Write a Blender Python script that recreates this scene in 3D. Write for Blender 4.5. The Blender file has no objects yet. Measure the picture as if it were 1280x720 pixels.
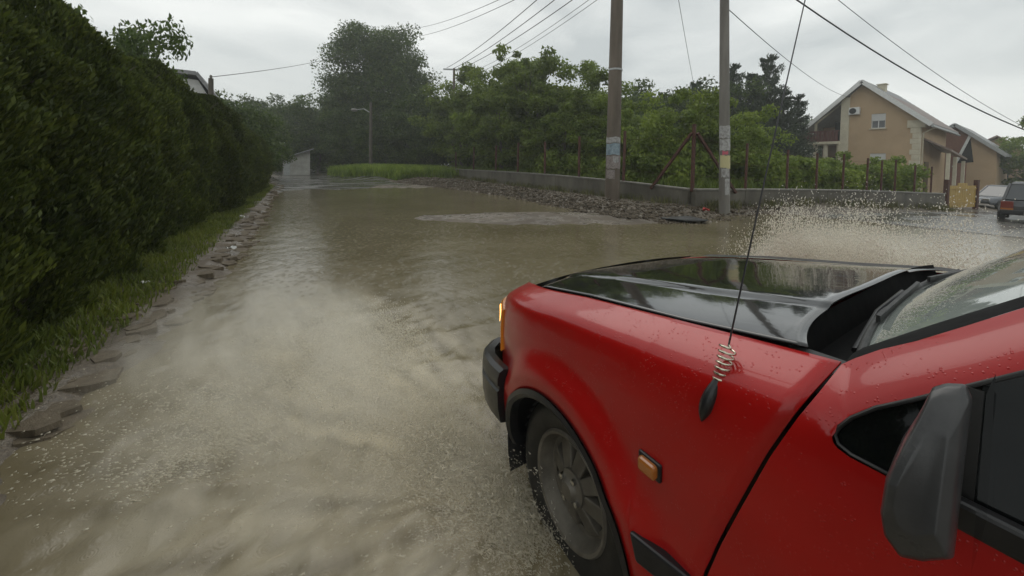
import bpy, bmesh, math, random
import numpy as np
from mathutils import Vector, Matrix
rad = math.radians
S = bpy.context.scene
COL = S.collection
rng = np.random.default_rng(7)
random.seed(7)

# ------------------------------------------------------------------ camera
CX, CY, F = 690.0, 223.99, 480.0
cd = bpy.data.cameras.new("camera"); cam = bpy.data.objects.new("camera", cd); COL.objects.link(cam)
Rv, Uv, Fv = Vector((0.8121, -0.5832, 0.0209)), Vector((0.0034, 0.0406, 0.9992)), Vector((0.5835, 0.8113, -0.0349))
Fv.normalize(); Rv = (Rv - Fv * Rv.dot(Fv)).normalized(); Uv = Rv.cross(Fv)
cam.matrix_world = Matrix(((Rv.x, Uv.x, -Fv.x, 0), (Rv.y, Uv.y, -Fv.y, 0), (Rv.z, Uv.z, -Fv.z, 1.30), (0, 0, 0, 1)))
cd.sensor_fit = 'HORIZONTAL'; cd.sensor_width = 36.0; cd.lens = 36.0 * F / 1280.0
cd.shift_x = -(CX - 640.0) / 1280.0; cd.shift_y = (CY - 360.0) / 1280.0
cd.clip_start = 0.02; cd.clip_end = 2000.0
S.camera = cam

# ------------------------------------------------------------------ light: overcast rain sky
SUN_EL, SUN_ROT = rad(52), rad(20)
W = bpy.data.worlds.new("World"); S.world = W; W.use_nodes = True
nt = W.node_tree; nt.nodes.clear()
def N(t, kind, **kw):
    n = t.nodes.new(kind)
    for k, v in kw.items(): setattr(n, k, v)
    return n
out = N(nt, 'ShaderNodeOutputWorld'); bg = N(nt, 'ShaderNodeBackground')
sky = N(nt, 'ShaderNodeTexSky', sky_type='NISHITA', sun_disc=False, sun_elevation=SUN_EL, sun_rotation=SUN_ROT)
sky.air_density = 1.0; sky.dust_density = 4.0
tc = N(nt, 'ShaderNodeTexCoord'); mp = N(nt, 'ShaderNodeMapping'); mp.inputs['Scale'].default_value = (1.0, 1.0, 2.6)
nz = N(nt, 'ShaderNodeTexNoise'); nz.inputs['Scale'].default_value = 2.3; nz.inputs['Detail'].default_value = 5; nz.inputs['Roughness'].default_value = .5; nz.inputs['Distortion'].default_value = .5
rp = N(nt, 'ShaderNodeValToRGB')
rp.color_ramp.elements[0].position = .33; rp.color_ramp.elements[0].color = (4.5, 4.85, 4.85, 1)
rp.color_ramp.elements[1].position = .68; rp.color_ramp.elements[1].color = (7.9, 8.1, 7.85, 1)
mx = N(nt, 'ShaderNodeMix', data_type='RGBA'); mx.inputs[0].default_value = .93
nt.links.new(tc.outputs['Generated'], mp.inputs[0]); nt.links.new(mp.outputs[0], nz.inputs['Vector']); nt.links.new(nz.outputs['Fac'], rp.inputs[0])
nt.links.new(sky.outputs[0], mx.inputs[6]); nt.links.new(rp.outputs[0], mx.inputs[7]); nt.links.new(mx.outputs[2], bg.inputs[0])
bg.inputs[1].default_value = 0.125
nt.links.new(bg.outputs[0], out.inputs[0])
sd = bpy.data.lights.new("sun", 'SUN'); sun = bpy.data.objects.new("sun", sd); COL.objects.link(sun)
sd.energy = 0.6; sd.angle = rad(40); sd.color = (1.0, .97, .92)
# the sun stands where the Sky Texture has it: rotation is measured from +Y towards +X
sdir = Vector((math.sin(SUN_ROT) * math.cos(SUN_EL), math.cos(SUN_ROT) * math.cos(SUN_EL), math.sin(SUN_EL)))
sun.rotation_euler = sdir.to_track_quat('Z', 'Y').to_euler()
S.cycles.volume_bounces = 3
S.view_settings.view_transform = 'Standard'; S.view_settings.look = 'None'; S.view_settings.exposure = 0.0; S.view_settings.gamma = 1.0

# ------------------------------------------------------------------ helpers
class MB:
    def __init__(s): s.v = []; s.f = []
    def add(s, vs, fs):
        o = len(s.v); s.v += [tuple(float(c) for c in p) for p in vs]; s.f += [tuple(i + o for i in f) for f in fs]; return s
    def box(s, a, b):
        (x0, y0, z0), (x1, y1, z1) = a, b
        return s.add([(x0,y0,z0),(x1,y0,z0),(x1,y1,z0),(x0,y1,z0),(x0,y0,z1),(x1,y0,z1),(x1,y1,z1),(x0,y1,z1)],
                     [(0,3,2,1),(4,5,6,7),(0,1,5,4),(1,2,6,5),(2,3,7,6),(3,0,4,7)])
    def beam(s, p, q, w, h, up=(0,0,1)):
        p, q = Vector(p), Vector(q); d = (q - p).normalized(); u = Vector(up)
        if abs(d.dot(u)) > .98: u = Vector((1,0,0))
        r = d.cross(u).normalized() * w / 2; u = r.cross(d).normalized() * h / 2
        return s.add([p-r-u,p+r-u,p+r+u,p-r+u,q-r-u,q+r-u,q+r+u,q-r+u],[(0,1,2,3),(7,6,5,4),(0,4,5,1),(1,5,6,2),(2,6,7,3),(3,7,4,0)])
    def tube(s, pts, r, n=8, cap=True):
        pts = [Vector(p) for p in pts]; m = len(pts)
        rr = r if hasattr(r, '__len__') else [r] * m
        vs = []; u = None
        for i, p in enumerate(pts):
            d = (pts[min(i+1,m-1)] - pts[max(i-1,0)]).normalized()
            if u is None: u = d.orthogonal().normalized()
            else: u = (u - d * u.dot(d)).normalized()
            w = d.cross(u)
            for k in range(n):
                a = 2*math.pi*k/n; vs.append(p + (u*math.cos(a) + w*math.sin(a)) * rr[i])
        fs = [(i*n+k, i*n+(k+1)%n, (i+1)*n+(k+1)%n, (i+1)*n+k) for i in range(m-1) for k in range(n)]
        if cap: fs += [tuple(range(n-1,-1,-1)), tuple(range((m-1)*n, m*n))]
        return s.add(vs, fs)
    def grid(s, P, flip=False):
        n, m = len(P), len(P[0]); vs = [q for r in P for q in r]
        fs = [(i*m+j, i*m+j+1, (i+1)*m+j+1, (i+1)*m+j) for i in range(n-1) for j in range(m-1)]
        if flip: fs = [f[::-1] for f in fs]
        return s.add(vs, fs)
    def prism(s, poly, vec):
        n = len(poly); a = [Vector(p) for p in poly]; v = Vector(vec)
        return s.add(a + [p + v for p in a], [tuple(range(n))[::-1], tuple(range(n, 2*n))] + [(i,(i+1)%n,n+(i+1)%n,n+i) for i in range(n)])
    def lathe(s, prof, c, axis='X', n=32):
        vs = []
        for (a, r) in prof:
            for k in range(n):
                t = 2*math.pi*k/n; u, w = r*math.cos(t), r*math.sin(t)
                vs.append((c[0]+a, c[1]+u, c[2]+w) if axis == 'X' else ((c[0]+u, c[1]+w, c[2]+a) if axis == 'Z' else (c[0]+u, c[1]+a, c[2]+w)))
        m = len(prof)
        return s.add(vs, [(i*n+k, i*n+(k+1)%n, (i+1)*n+(k+1)%n, (i+1)*n+k) for i in range(m-1) for k in range(n)])
    def mesh(s, name, mat, smooth=None):
        me = bpy.data.meshes.new(name); me.from_pydata(s.v, [], s.f)
        bm = bmesh.new(); bm.from_mesh(me)
        if getattr(s, 'weld', False): bmesh.ops.remove_doubles(bm, verts=bm.verts, dist=1e-5)
        bmesh.ops.recalc_face_normals(bm, faces=bm.faces); bm.to_mesh(me); bm.free()
        if mat: me.materials.append(mat)
        if smooth:
            me.polygons.foreach_set('use_smooth', [True]*len(me.polygons)); me.set_sharp_from_angle(angle=rad(smooth))
        me.update(); return me
    def off(s, o):
        s.v = [(x-o[0], y-o[1], z-o[2]) for x, y, z in s.v]; return s

def link(name, me, parent=None, loc=None):
    o = bpy.data.objects.new(name, me); COL.objects.link(o)
    if parent: o.parent = parent
    if loc: o.location = loc
    return o
def part(name, mb, mat, parent, smooth=None, label=None, origin=None, bevel=0):
    if origin: mb.off(origin)
    o = link(name, mb.mesh(name, mat, smooth), parent)
    if bevel:
        b = o.modifiers.new('bevel', 'BEVEL'); b.width = bevel; b.segments = 2; b.limit_method = 'ANGLE'; b.angle_limit = rad(40)
    if label: o['label'] = label
    return o
def thing(name, label, cat, loc=(0,0,0), rz=0, group=None):
    o = link(name, None); o.location = loc; o.rotation_euler = (0,0,rz); tag(o, label, cat, group); return o
def tag(o, label=None, cat=None, group=None, kind=None):
    if label: o['label'] = label
    if cat: o['category'] = cat
    if group: o['group'] = group
    if kind: o['kind'] = kind
    return o
def fast_mesh(name, V, Fq, mat, smooth=False):
    """numpy verts (n,3), faces (m,k) all of one size"""
    me = bpy.data.meshes.new(name); V = np.asarray(V, np.float32); Fq = np.asarray(Fq, np.int32); k = Fq.shape[1]
    me.vertices.add(len(V)); me.vertices.foreach_set('co', V.ravel())
    me.loops.add(Fq.size); me.loops.foreach_set('vertex_index', Fq.ravel())
    me.polygons.add(len(Fq)); me.polygons.foreach_set('loop_start', np.arange(0, Fq.size, k, dtype=np.int32))
    me.polygons.foreach_set('loop_total', np.full(len(Fq), k, np.int32))
    if smooth: me.polygons.foreach_set('use_smooth', np.ones(len(Fq), bool))
    me.update(calc_edges=True); me.validate()
    if mat: me.materials.append(mat)
    return me

# ------------------------------------------------------------------ materials
def material(name): 
    m = bpy.data.materials.new(name); m.use_nodes = True
    return m, m.node_tree, m.node_tree.nodes['Principled BSDF']
def setp(b, **kw):
    for k, v in kw.items():
        k = {'base':'Base Color','rough':'Roughness','metal':'Metallic','spec':'Specular IOR Level','ior':'IOR','coat':'Coat Weight','coatr':'Coat Roughness','trans':'Transmission Weight','alpha':'Alpha','sub':'Subsurface Weight'}.get(k, k)
        b.inputs[k].default_value = v
def ramp(t, fac, stops):
    r = N(t, 'ShaderNodeValToRGB'); e = r.color_ramp.elements
    while len(e) < len(stops): e.new(.5)
    for i, (p, c) in enumerate(stops): e[i].position = p; e[i].color = (*c, 1) if len(c) == 3 else c
    t.links.new(fac, r.inputs[0]); return r.outputs[0]
def noise(t, scale, detail=4, rough=.55, vec=None, stretch=None, dist=0):
    n = N(t, 'ShaderNodeTexNoise'); n.inputs['Scale'].default_value = scale; n.inputs['Detail'].default_value = detail; n.inputs['Roughness'].default_value = rough; n.inputs['Distortion'].default_value = dist
    if vec is None: vec = N(t, 'ShaderNodeTexCoord').outputs['Object']
    if stretch:
        mpn = N(t, 'ShaderNodeMapping'); mpn.inputs['Scale'].default_value = stretch; t.links.new(vec, mpn.inputs[0]); vec = mpn.outputs[0]
    t.links.new(vec, n.inputs['Vector']); return n.outputs['Fac']
def bump(t, b, height, strength, dist=.02, prev=None):
    n = N(t, 'ShaderNodeBump'); n.inputs['Strength'].default_value = strength; n.inputs['Distance'].default_value = dist
    t.links.new(height, n.inputs['Height'])
    if prev: t.links.new(prev, n.inputs['Normal'])
    t.links.new(n.outputs[0], b.inputs['Normal']); return n.outputs[0]
def varied(name, c0, c1, scale=6, rough=(.5,.8), bumpv=.25, bscale=30, bdist=.01, detail=6, stretch=None, **kw):
    m, t, b = material(name); setp(b, **kw)
    t.links.new(ramp(t, noise(t, scale, detail, .6, stretch=stretch), [(.3, c0), (.72, c1)]), b.inputs['Base Color'])
    r = N(t, 'ShaderNodeMapRange'); r.inputs[3].default_value, r.inputs[4].default_value = rough
    t.links.new(noise(t, scale*1.7, 3), r.inputs[0]); t.links.new(r.outputs[0], b.inputs['Roughness'])
    if bumpv: bump(t, b, noise(t, bscale, 5, .6, stretch=stretch), bumpv, bdist)
    return m
def leafmat(name, c0, c1, c2, trans=.3, rough=.5):
    m, t, b = material(name)
    g = N(t, 'ShaderNodeNewGeometry'); oi = N(t, 'ShaderNodeObjectInfo')
    col = ramp(t, g.outputs['Random Per Island'], [(0, c0), (.5, c1), (1, c2)])
    pt_ = N(t, 'ShaderNodeMix', data_type='RGBA', blend_type='MULTIPLY'); pt_.inputs[0].default_value = 1; t.links.new(col, pt_.inputs[6]); t.links.new(ramp(t, noise(t, 1.3, 3, .6), [(.32,(.66,.70,.72)),(.66,(1.28,1.2,1.05))]), pt_.inputs[7]); col = pt_.outputs[2]   # patches of lighter and darker leaf tone
    hs = N(t, 'ShaderNodeHueSaturation'); mr = N(t, 'ShaderNodeMapRange'); mr.inputs[3].default_value = .8; mr.inputs[4].default_value = 1.2
    t.links.new(oi.outputs['Random'], mr.inputs[0]); t.links.new(mr.outputs[0], hs.inputs['Value']); t.links.new(col, hs.inputs['Color'])
    t.links.new(hs.outputs[0], b.inputs['Base Color']); setp(b, rough=rough, spec=.3)
    tr = N(t, 'ShaderNodeBsdfTranslucent'); t.links.new(hs.outputs[0], tr.inputs[0])
    ms = N(t, 'ShaderNodeMixShader'); ms.inputs[0].default_value = trans
    t.links.new(b.outputs[0], ms.inputs[1]); t.links.new(tr.outputs[0], ms.inputs[2])
    t.links.new(ms.outputs[0], t.nodes['Material Output'].inputs[0]); return m
def plain(name, base, rough=.5, **kw):
    m, t, b = material(name); setp(b, base=(*base, 1), rough=rough, **kw)
    return m

M = {}
M['thuja'] = leafmat('thuja_leaf', (.034,.050,.010), (.064,.090,.016), (.115,.145,.026), .3)
M['leaf_dark'] = leafmat('leaf_dark', (.040,.070,.013), (.066,.108,.020), (.10,.148,.032), .4)
M['leaf_mid'] = leafmat('leaf_mid', (.098,.148,.018), (.150,.212,.028), (.19,.26,.045), .45)
M['leaf_lime'] = leafmat('leaf_lime', (.13,.19,.026), (.18,.25,.038), (.23,.30,.055), .45)
M['needle'] = leafmat('needle', (.034,.052,.034), (.05,.074,.044), (.07,.098,.055), .25)
M['grass'] = leafmat('grass_blade', (.10,.15,.025), (.15,.215,.035), (.20,.26,.055), .4)
M['verge_grass'] = leafmat('verge_grass_blade', (.085,.115,.018), (.13,.17,.026), (.18,.20,.05), .4)
M['drygrass'] = leafmat('dry_grass', (.085,.085,.035), (.12,.13,.045), (.17,.16,.08), .3)
M['bark'] = varied('bark', (.05,.042,.032), (.12,.10,.08), 9, (.6,.9), .6, 40, .02, stretch=(1,1,.2))
M['concrete'] = varied('wet_concrete', (.11,.10,.085), (.24,.225,.195), 2.2, (.35,.75), .35, 40, .01)
M['wallconc'] = varied('stained_concrete', (.055,.048,.036), (.15,.135,.105), 1.6, (.4,.8), .4, 30, .015, stretch=(1,1,.5))
M['coping'] = varied('coping_concrete', (.13,.12,.10), (.26,.245,.215), 5, (.3,.6), .2, 50, .006)
M['pole'] = varied('pole_concrete', (.080,.060,.042), (.165,.132,.10), 3, (.5,.85), .3, 60, .006, stretch=(1,1,.15))
M['pole_grey'] = varied('pole_pale_concrete', (.11,.10,.085), (.23,.215,.19), 3, (.5,.85), .3, 60, .006, stretch=(1,1,.15))
M['rust'] = varied('rusty_steel', (.040,.014,.009), (.11,.036,.02), 12, (.5,.9), .35, 80, .003)
M['wire'] = plain('cable_black', (.015,.015,.016), .5)
M['black_plastic'] = varied('black_plastic', (.009,.009,.010), (.018,.018,.019), 20, (.25,.42), .12, 160, .002)
M['whip'] = plain('whip_steel', (.09,.09,.095), .35, metal=.6)
M['mirror_shell'] = varied('grey_black_plastic', (.035,.035,.036), (.06,.06,.06), 16, (.22,.36), .12, 160, .002)
M['matte'] = varied('matte_black', (.005,.005,.005), (.011,.011,.011), 14, (.6,.9), .2, 80, .003, spec=.15)
M['rubber'] = varied('rubber', (.008,.008,.008), (.020,.019,.017), 14, (.35,.65), .2, 80, .003)
M['steel'] = plain('spring_steel', (.62,.57,.46), .25, metal=1.0)
M['galv'] = varied('galvanised', (.28,.29,.29), (.42,.43,.42), 8, (.3,.5), .1, 60, .003, metal=.6)

def car_paint(name, c, rough, coat, drops=.25):
    m, t, b = material(name); setp(b, rough=rough, coat=coat, coatr=.05, spec=.25)
    n = noise(t, 2.2, 5, .6)
    t.links.new(ramp(t, n, [(.3, tuple(v*.82 for v in c)), (.75, c)]), b.inputs['Base Color'])
    v = N(t, 'ShaderNodeTexVoronoi'); v.inputs['Scale'].default_value = 130; v.inputs['Randomness'].default_value = 1
    t.links.new(N(t, 'ShaderNodeTexCoord').outputs['Object'], v.inputs['Vector'])
    h = ramp(t, v.outputs['Distance'], [(.0, (1,1,1)), (.16, (.7,.7,.7)), (.27, (0,0,0))])
    gate = ramp(t, noise(t, 26, 2), [(.5, (0,0,0)), (.58, (1,1,1))])
    mul = N(t, 'ShaderNodeMath', operation='MULTIPLY'); t.links.new(h, mul.inputs[0]); t.links.new(gate, mul.inputs[1])
    nb = bump(t, b, mul.outputs[0], drops, .004)
    t.links.new(nb, b.inputs['Coat Normal'])
    return m
M['red'] = car_paint('red_paint', (.40,.007,.006), .28, .5, .35)
t = M['red'].node_tree; b = t.nodes['Principled BSDF']; old = b.inputs['Base Color'].links[0].from_socket     # mud spatter low on the body
sp1 = ramp(t, noise(t, 120, 2, .5), [(.70,(0,)*3),(.74,(1,)*3)]); sp2 = ramp(t, noise(t, 5, 4, .6), [(.45,(0,)*3),(.75,(.85,)*3)])
mu = N(t, 'ShaderNodeMath', operation='MULTIPLY'); t.links.new(sp1, mu.inputs[0]); t.links.new(sp2, mu.inputs[1]); dm = N(t, 'ShaderNodeMix', data_type='RGBA'); dm.inputs[7].default_value = (.10,.06,.035,1)
t.links.new(mu.outputs[0], dm.inputs[0]); t.links.new(old, dm.inputs[6]); t.links.new(dm.outputs[2], b.inputs['Base Color'])
M['hood'] = car_paint('black_hood_paint', (.010,.010,.011), .10, 1.0, .10)
# the standing film of rain on the hood
t = M['hood'].node_tree; b = t.nodes['Principled BSDF']
wv = noise(t, 14, 3, .5, stretch=(1, .6, 1), dist=.8); bn = N(t, 'ShaderNodeBump'); bn.inputs['Strength'].default_value = .06; bn.inputs['Distance'].default_value = .01
t.links.new(wv, bn.inputs['Height']); t.links.new(bn.outputs[0], b.inputs['Coat Normal'])

def glass(name, c, ior=1.7):
    m, t, b = material(name); setp(b, base=(*c, 1), rough=.03, ior=ior, coat=.6, coatr=.02)
    bump(t, b, noise(t, 18, 3), .02, .004); return m
M['windscreen'] = glass('windscreen_glass', (.30,.335,.31), 2.4)  # pale base colour stands in for sky reflection on fogged glass
M['darkglass'] = glass('dark_glass', (.005,.006,.006), 1.35); M['darkglass'].node_tree.nodes['Principled BSDF'].inputs['Coat Weight'].default_value = 0
M['winglass'] = glass('window_glass', (.025,.03,.035), 1.6)
m, t, b = material('amber_lens'); setp(b, base=(.34,.11,.015,1), rough=.15, coat=.8); b.inputs['Emission Color'].default_value = (1.0,.36,.05,1); b.inputs['Emission Strength'].default_value = .12; M['amber'] = m
m, t, b = material('amber_dull'); setp(b, base=(.36,.12,.02,1), rough=.25, coat=.6); M['amber_dull'] = m
m, t, b = material('lit_bulb'); b.inputs['Emission Color'].default_value = (1,.55,.12,1); b.inputs['Emission Strength'].default_value = 4.0; M['bulb'] = m
M['redlens'] = plain('red_lens', (.16,.02,.012), .2, coat=.6)
M['mirror_glass'] = plain('mirror_glass', (.35,.36,.36), .05, metal=1.0)
M['rim'] = varied('dirty_steel_rim', (.085,.075,.060), (.21,.19,.155), 9, (.4,.7), .2, 60, .004, metal=.35)
M['hub'] = plain('hub_metal', (.16,.145,.12), .5, metal=.5)
M['chrome'] = plain('chrome', (.6,.6,.6), .15, metal=1.0)

# ------------------------------------------------------------------ terrain
EY = np.array([-40,-5,2.5,3.2,4.2,5.7,8.6,19,40,80]); EX = np.array([-1.0,-.85,-.74,-.62,-.48,-.33,-.2,.13,.3,.6])
def edge_l(y): return np.interp(y, EY, EX)
def edge_r(y): return np.interp(y, [5,7,9,14,20,26,30,36,60], [7.3,6.9,6.9,7.4,7.4,6.2,4.8,3.2,2.6])
def edge_b(x): return np.interp(x, [0,6,8,9.3,11.4,14.8,25,60], [6.3,6.3,5.9,5.5,5.2,4.6,3.2,-.5])
def sm(a): a = np.clip(a, 0, 1); return a*a*(3-2*a)
_ph = np.random.default_rng(3).uniform(0, 6.28, (40, 2)); _dr = np.random.default_rng(4).uniform(0, 6.28, 40)
def vnoise(x, y, f, n0=0, n=7):
    s = 0
    for i in range(n):
        k = f * (1 + .37*i); a = _dr[(n0+i) % 40]
        s = s + np.sin(k*(x*np.cos(a) + y*np.sin(a)) + _ph[(n0+i) % 40, 0] + 1.3*np.sin(k*.6*(y*np.cos(a) - x*np.sin(a)) + _ph[(n0+i) % 40, 1])) / n
    return s
def ground_z(x, y):
    x = np.asarray(x, float); y = np.asarray(y, float)
    tl = edge_l(y) - x + .10*vnoise(x, y, 5.0, 3)
    zl = .13*sm((tl+.2)/.7) + .06*sm((tl-.4)/.8) + .030*vnoise(x, y, 9, 11)*sm(tl/.2+.6)*sm((1.2-tl)/.5) + .012*vnoise(x, y, 23, 18)*sm(tl/.2+.6)*sm((1.2-tl)/.5)*sm((14-y)/4)
    s = np.minimum(x - edge_r(y), y - edge_b(x)) + .30*vnoise(x, y, 2.1, 8)
    zr = .24*sm((s+.2)/2.0) + .05*vnoise(x, y, 3.7, 15)*sm(s/.6+.3)*sm((4.2-s)/2) + .10*sm((s-.2)/.9)*sm((2.6-s)/1.2)*sm((y-7)/3)*sm((30-y)/6)
    zm = .35*sm((y-25)/5)*sm((x-3.6)/2.5)
    r = ((x-6.1)/2.5)**2 + ((y-7.6-.45*(6-x))/.95)**2
    zi = .150*np.exp(-r*.5) + .045*vnoise(x, y, 3.0, 20)*np.exp(-r*.35)
    zfar = .090*sm((y-15)/9)*sm((x+3)/2) + .012*vnoise(x, y, 1.1, 30)*sm((y-14)/6)*sm((40-y)/6)
    slope = -.036*np.clip(x-15, 0, 45)*sm((13-y)/6) 
    lip = .085*np.exp(-((x-13.4)/1.5)**2)*sm((6.5-y)/1.5) + .075*sm((x-14.5)/1.5)*sm((13-y)/6)
    z = -.062 + zl + np.maximum(np.maximum(zr, zm), zi) + zfar + slope + lip + .006*vnoise(x, y, 2.6, 25)
    return z
def gz(x, y): return float(ground_z(x, y))
def axis(a, b, seg):
    o = [a]
    for (to, step) in seg:
        n = max(1, int(round((to - o[-1]) / step))); o += list(np.linspace(o[-1], to, n+1)[1:])
    return np.array(o)
gx = axis(-140, 0, [(-20,12),(-4,2),(-1.8,.25),(.4,.05),(4,.25),(14,.12),(32,.6),(70,3),(160,9)])
gy = axis(-60, 0, [(-10,5),(1,.6),(12,.12),(24,.3),(48,.8),(80,3),(180,10)])
GX, GY = np.meshgrid(gx, gy, indexing='ij'); GZ = ground_z(GX, GY)
def gridfaces(n, m):
    i, j = np.meshgrid(np.arange(n-1), np.arange(m-1), indexing='ij'); i = i.ravel(); j = j.ravel()
    return np.stack([i*m+j, (i+1)*m+j, (i+1)*m+j+1, i*m+j+1], 1)
m, t, b = material('mud_and_gravel')
n1 = noise(t, .9, 6, .6); n2 = noise(t, 11, 6, .7); n3 = noise(t, 55, 4, .7)
c1 = ramp(t, n1, [(.32, (.078,.060,.040)), (.55, (.135,.108,.076)), (.75, (.19,.16,.12))])
c2 = ramp(t, n3, [(.35, (.55,.53,.5)), (.6, (1,1,1)), (.75, (1.55,1.5,1.45))])
mm = N(t, 'ShaderNodeMix', data_type='RGBA', blend_type='MULTIPLY'); mm.inputs[0].default_value = 1
t.links.new(c1, mm.inputs[6]); t.links.new(c2, mm.inputs[7]); t.links.new(mm.outputs[2], b.inputs['Base Color'])
t.links.new(ramp(t, noise(t, 1.7, 5, .65), [(.40, (.12,)*3), (.56, (.75,)*3)]), b.inputs['Roughness'])
p = bump(t, b, n2, .5, .03); bump(t, b, n3, .6, .012, p)
M['mud'] = m
ground = link('ground', fast_mesh('ground', np.stack([GX, GY, GZ], -1).reshape(-1, 3), gridfaces(len(gx), len(gy)), M['mud'], True))
tag(ground, kind='structure')

# wet asphalt running off behind the puddle: the side street and the far lane
m, t, b = material('wet_asphalt')
t.links.new(ramp(t, noise(t, 1.2, 6, .6), [(.3, (.045,.043,.038)), (.7, (.095,.09,.078))]), b.inputs['Base Color'])
t.links.new(ramp(t, noise(t, .8, 5, .6, stretch=(.5,1.4,1)), [(.38, (.07,)*3), (.62, (.45,)*3)]), b.inputs['Roughness'])
bump(t, b, noise(t, 60, 4, .7), .22, .01)
M['asphalt'] = m
def sheet(name, xs, y0, y1, ny, mat, dz):
    P = []
    for x in xs:
        a, c = y0(x), y1(x); ys = np.linspace(a, c, ny); P.append(np.stack([np.full(ny, x), ys, ground_z(np.full(ny, x), ys) + dz], 1))
    o = link(name, fast_mesh(name, np.array(P).reshape(-1, 3), gridfaces(len(xs), ny), mat, True)); return tag(o, kind='structure')
sheet('side_street', axis(12.6, 0, [(34, .5), (80, 2)]), lambda x: -5.0 - .06*x, lambda x: float(edge_b(x)) - .5, 40, M['asphalt'], .012)
sheet('far_lane', axis(-.2, 0, [(6, .25)]), lambda x: 18.5 + 1.2*math.sin(x*1.7) + max(0, x-2)*1.2, lambda x: 62, 60, M['asphalt'], .006)
# ------------------------------------------------------------------ flood water
wx = axis(-3, 0, [(-1.4,.1),(1.2,.022),(3.0,.06),(14.2,.14)])
wy = axis(-8, 0, [(.9,.3),(4.0,.024),(8,.05),(14,.12),(34,.35)])
WX, WY = np.meshgrid(wx, wy, indexing='ij')
near = np.exp(-((WX-.15)/1.0)**2 - ((WY-1.9)/1.5)**2)
ang = math.radians(118)
wake = 0
for k, (th, lam, ph) in enumerate([(100,.42,0),(125,.31,1.1),(150,.23,2.0),(80,.55,3.3),(170,.17,.4),(112,.12,5.0)]):
    a = math.radians(th); q = (WX*math.cos(a) + WY*math.sin(a)) * 2*math.pi/lam + ph + 1.6*vnoise(WX, WY, 3.1, 5*k)
    wake = wake + (1 - np.abs(np.sin(q/2)))**1.4 * lam * .10
WZ = .0035*vnoise(WX, WY, 4.0, 2) + .0016*vnoise(WX, WY, 13, 9) + near*(wake*.55 - .012 + .010*vnoise(WX, WY, 17, 17))
m, t, b = material('muddy_water'); setp(b, ior=1.33, rough=.06)
tcw = N(t, 'ShaderNodeTexCoord').outputs['Object']
t.links.new(ramp(t, noise(t, .55, 5, .6, tcw, dist=.6), [(.3, (.122,.100,.056)), (.7, (.185,.155,.098))]), b.inputs['Base Color'])
h1 = noise(t, 7, 4, .6, tcw, (1,.55,1), .6)
h2 = noise(t, 26, 3, .6, tcw)
pb = bump(t, b, h1, .11, .05); pb = bump(t, b, h2, .16, .012, pb)
for sc, st in ((9.0, .16), (14.0, .14)):      # rings where raindrops strike
    v = N(t, 'ShaderNodeTexVoronoi'); v.inputs['Scale'].default_value = sc; t.links.new(tcw, v.inputs['Vector'])
    s1 = N(t, 'ShaderNodeMath', operation='MULTIPLY'); s1.inputs[1].default_value = 58; t.links.new(v.outputs['Distance'], s1.inputs[0])
    s2 = N(t, 'ShaderNodeMath', operation='SINE'); t.links.new(s1.outputs[0], s2.inputs[0])
    fo = ramp(t, v.outputs['Distance'], [(.0, (1,)*3), (.30, (.25,)*3), (.42, (0,)*3)])
    s3 = N(t, 'ShaderNodeMath', operation='MULTIPLY'); t.links.new(s2.outputs[0], s3.inputs[0]); t.links.new(fo, s3.inputs[1])
    pb = bump(t, b, s3.outputs[0], st, .006, pb)
fa = N(t, 'ShaderNodeAttribute', attribute_name='foam'); old = b.inputs['Base Color'].links[0].from_socket
fm = N(t, 'ShaderNodeMix', data_type='RGBA'); fm.inputs[7].default_value = (.66,.585,.43,1); t.links.new(fa.outputs['Fac'], fm.inputs[0]); t.links.new(old, fm.inputs[6]); t.links.new(fm.outputs[2], b.inputs['Base Color'])
rm = N(t, 'ShaderNodeMapRange'); rm.inputs[3].default_value = .06; rm.inputs[4].default_value = .6; t.links.new(fa.outputs['Fac'], rm.inputs[0]); t.links.new(rm.outputs[0], b.inputs['Roughness'])
M['water'] = m
water = link('flood_water', fast_mesh('flood_water', np.stack([WX, WY, WZ], -1).reshape(-1, 3), gridfaces(len(wx), len(wy)), M['water'], True))
# aerated water churned up by the wheel: streaks fanning away from it
th_ = np.arctan2(WY-1.1, WX-.95); rr_ = np.hypot(WX-.95, WY-1.1)
stk = .5 + .5*vnoise(th_*6, rr_*1.1, 3.0, 6) + .35*vnoise(th_*22, rr_*2.0, 1.6, 13) + .25*vnoise(WX, WY, 14, 21)
foam = np.clip(stk*1.1 - .15, 0, 1) * np.exp(-((WX-.28)/.80)**2 - ((WY-2.4)/1.65)**2) * .95
at_ = water.data.attributes.new('foam', 'FLOAT', 'POINT'); at_.data.foreach_set('value', foam.ravel().astype(np.float32))
tag(water, kind='structure')

# ------------------------------------------------------------------ left verge: broken slabs of old paving
slabm = varied('broken_asphalt', (.085,.066,.042), (.175,.142,.10), 3.0, (.5,.9), .4, 14, .03, spec=.25)
slabs = []
for k in range(6):
    mb = MB(); n = random.randint(6, 9); h = random.uniform(.012, .022)
    pol = [(math.cos(2*math.pi*i/n + random.uniform(-.3,.3))*random.uniform(.7,1.05), math.sin(2*math.pi*i/n + random.uniform(-.2,.2))*random.uniform(.55,1.1)) for i in range(n)]
    top = [(x*.96, y*.96, h*random.uniform(.7,1)) for x, y in pol]; bot = [(x, y, -.05) for x, y in pol]
    mb.add(bot + top + [(random.uniform(-.2,.2), random.uniform(-.2,.2), h)], [(i,(i+1)%n,n+(i+1)%n,n+i) for i in range(n)] + [(n+i, n+(i+1)%n, 2*n) for i in range(n)])
    slabs.append(mb.mesh('broken_slab', slabm))
y = 2.2
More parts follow.
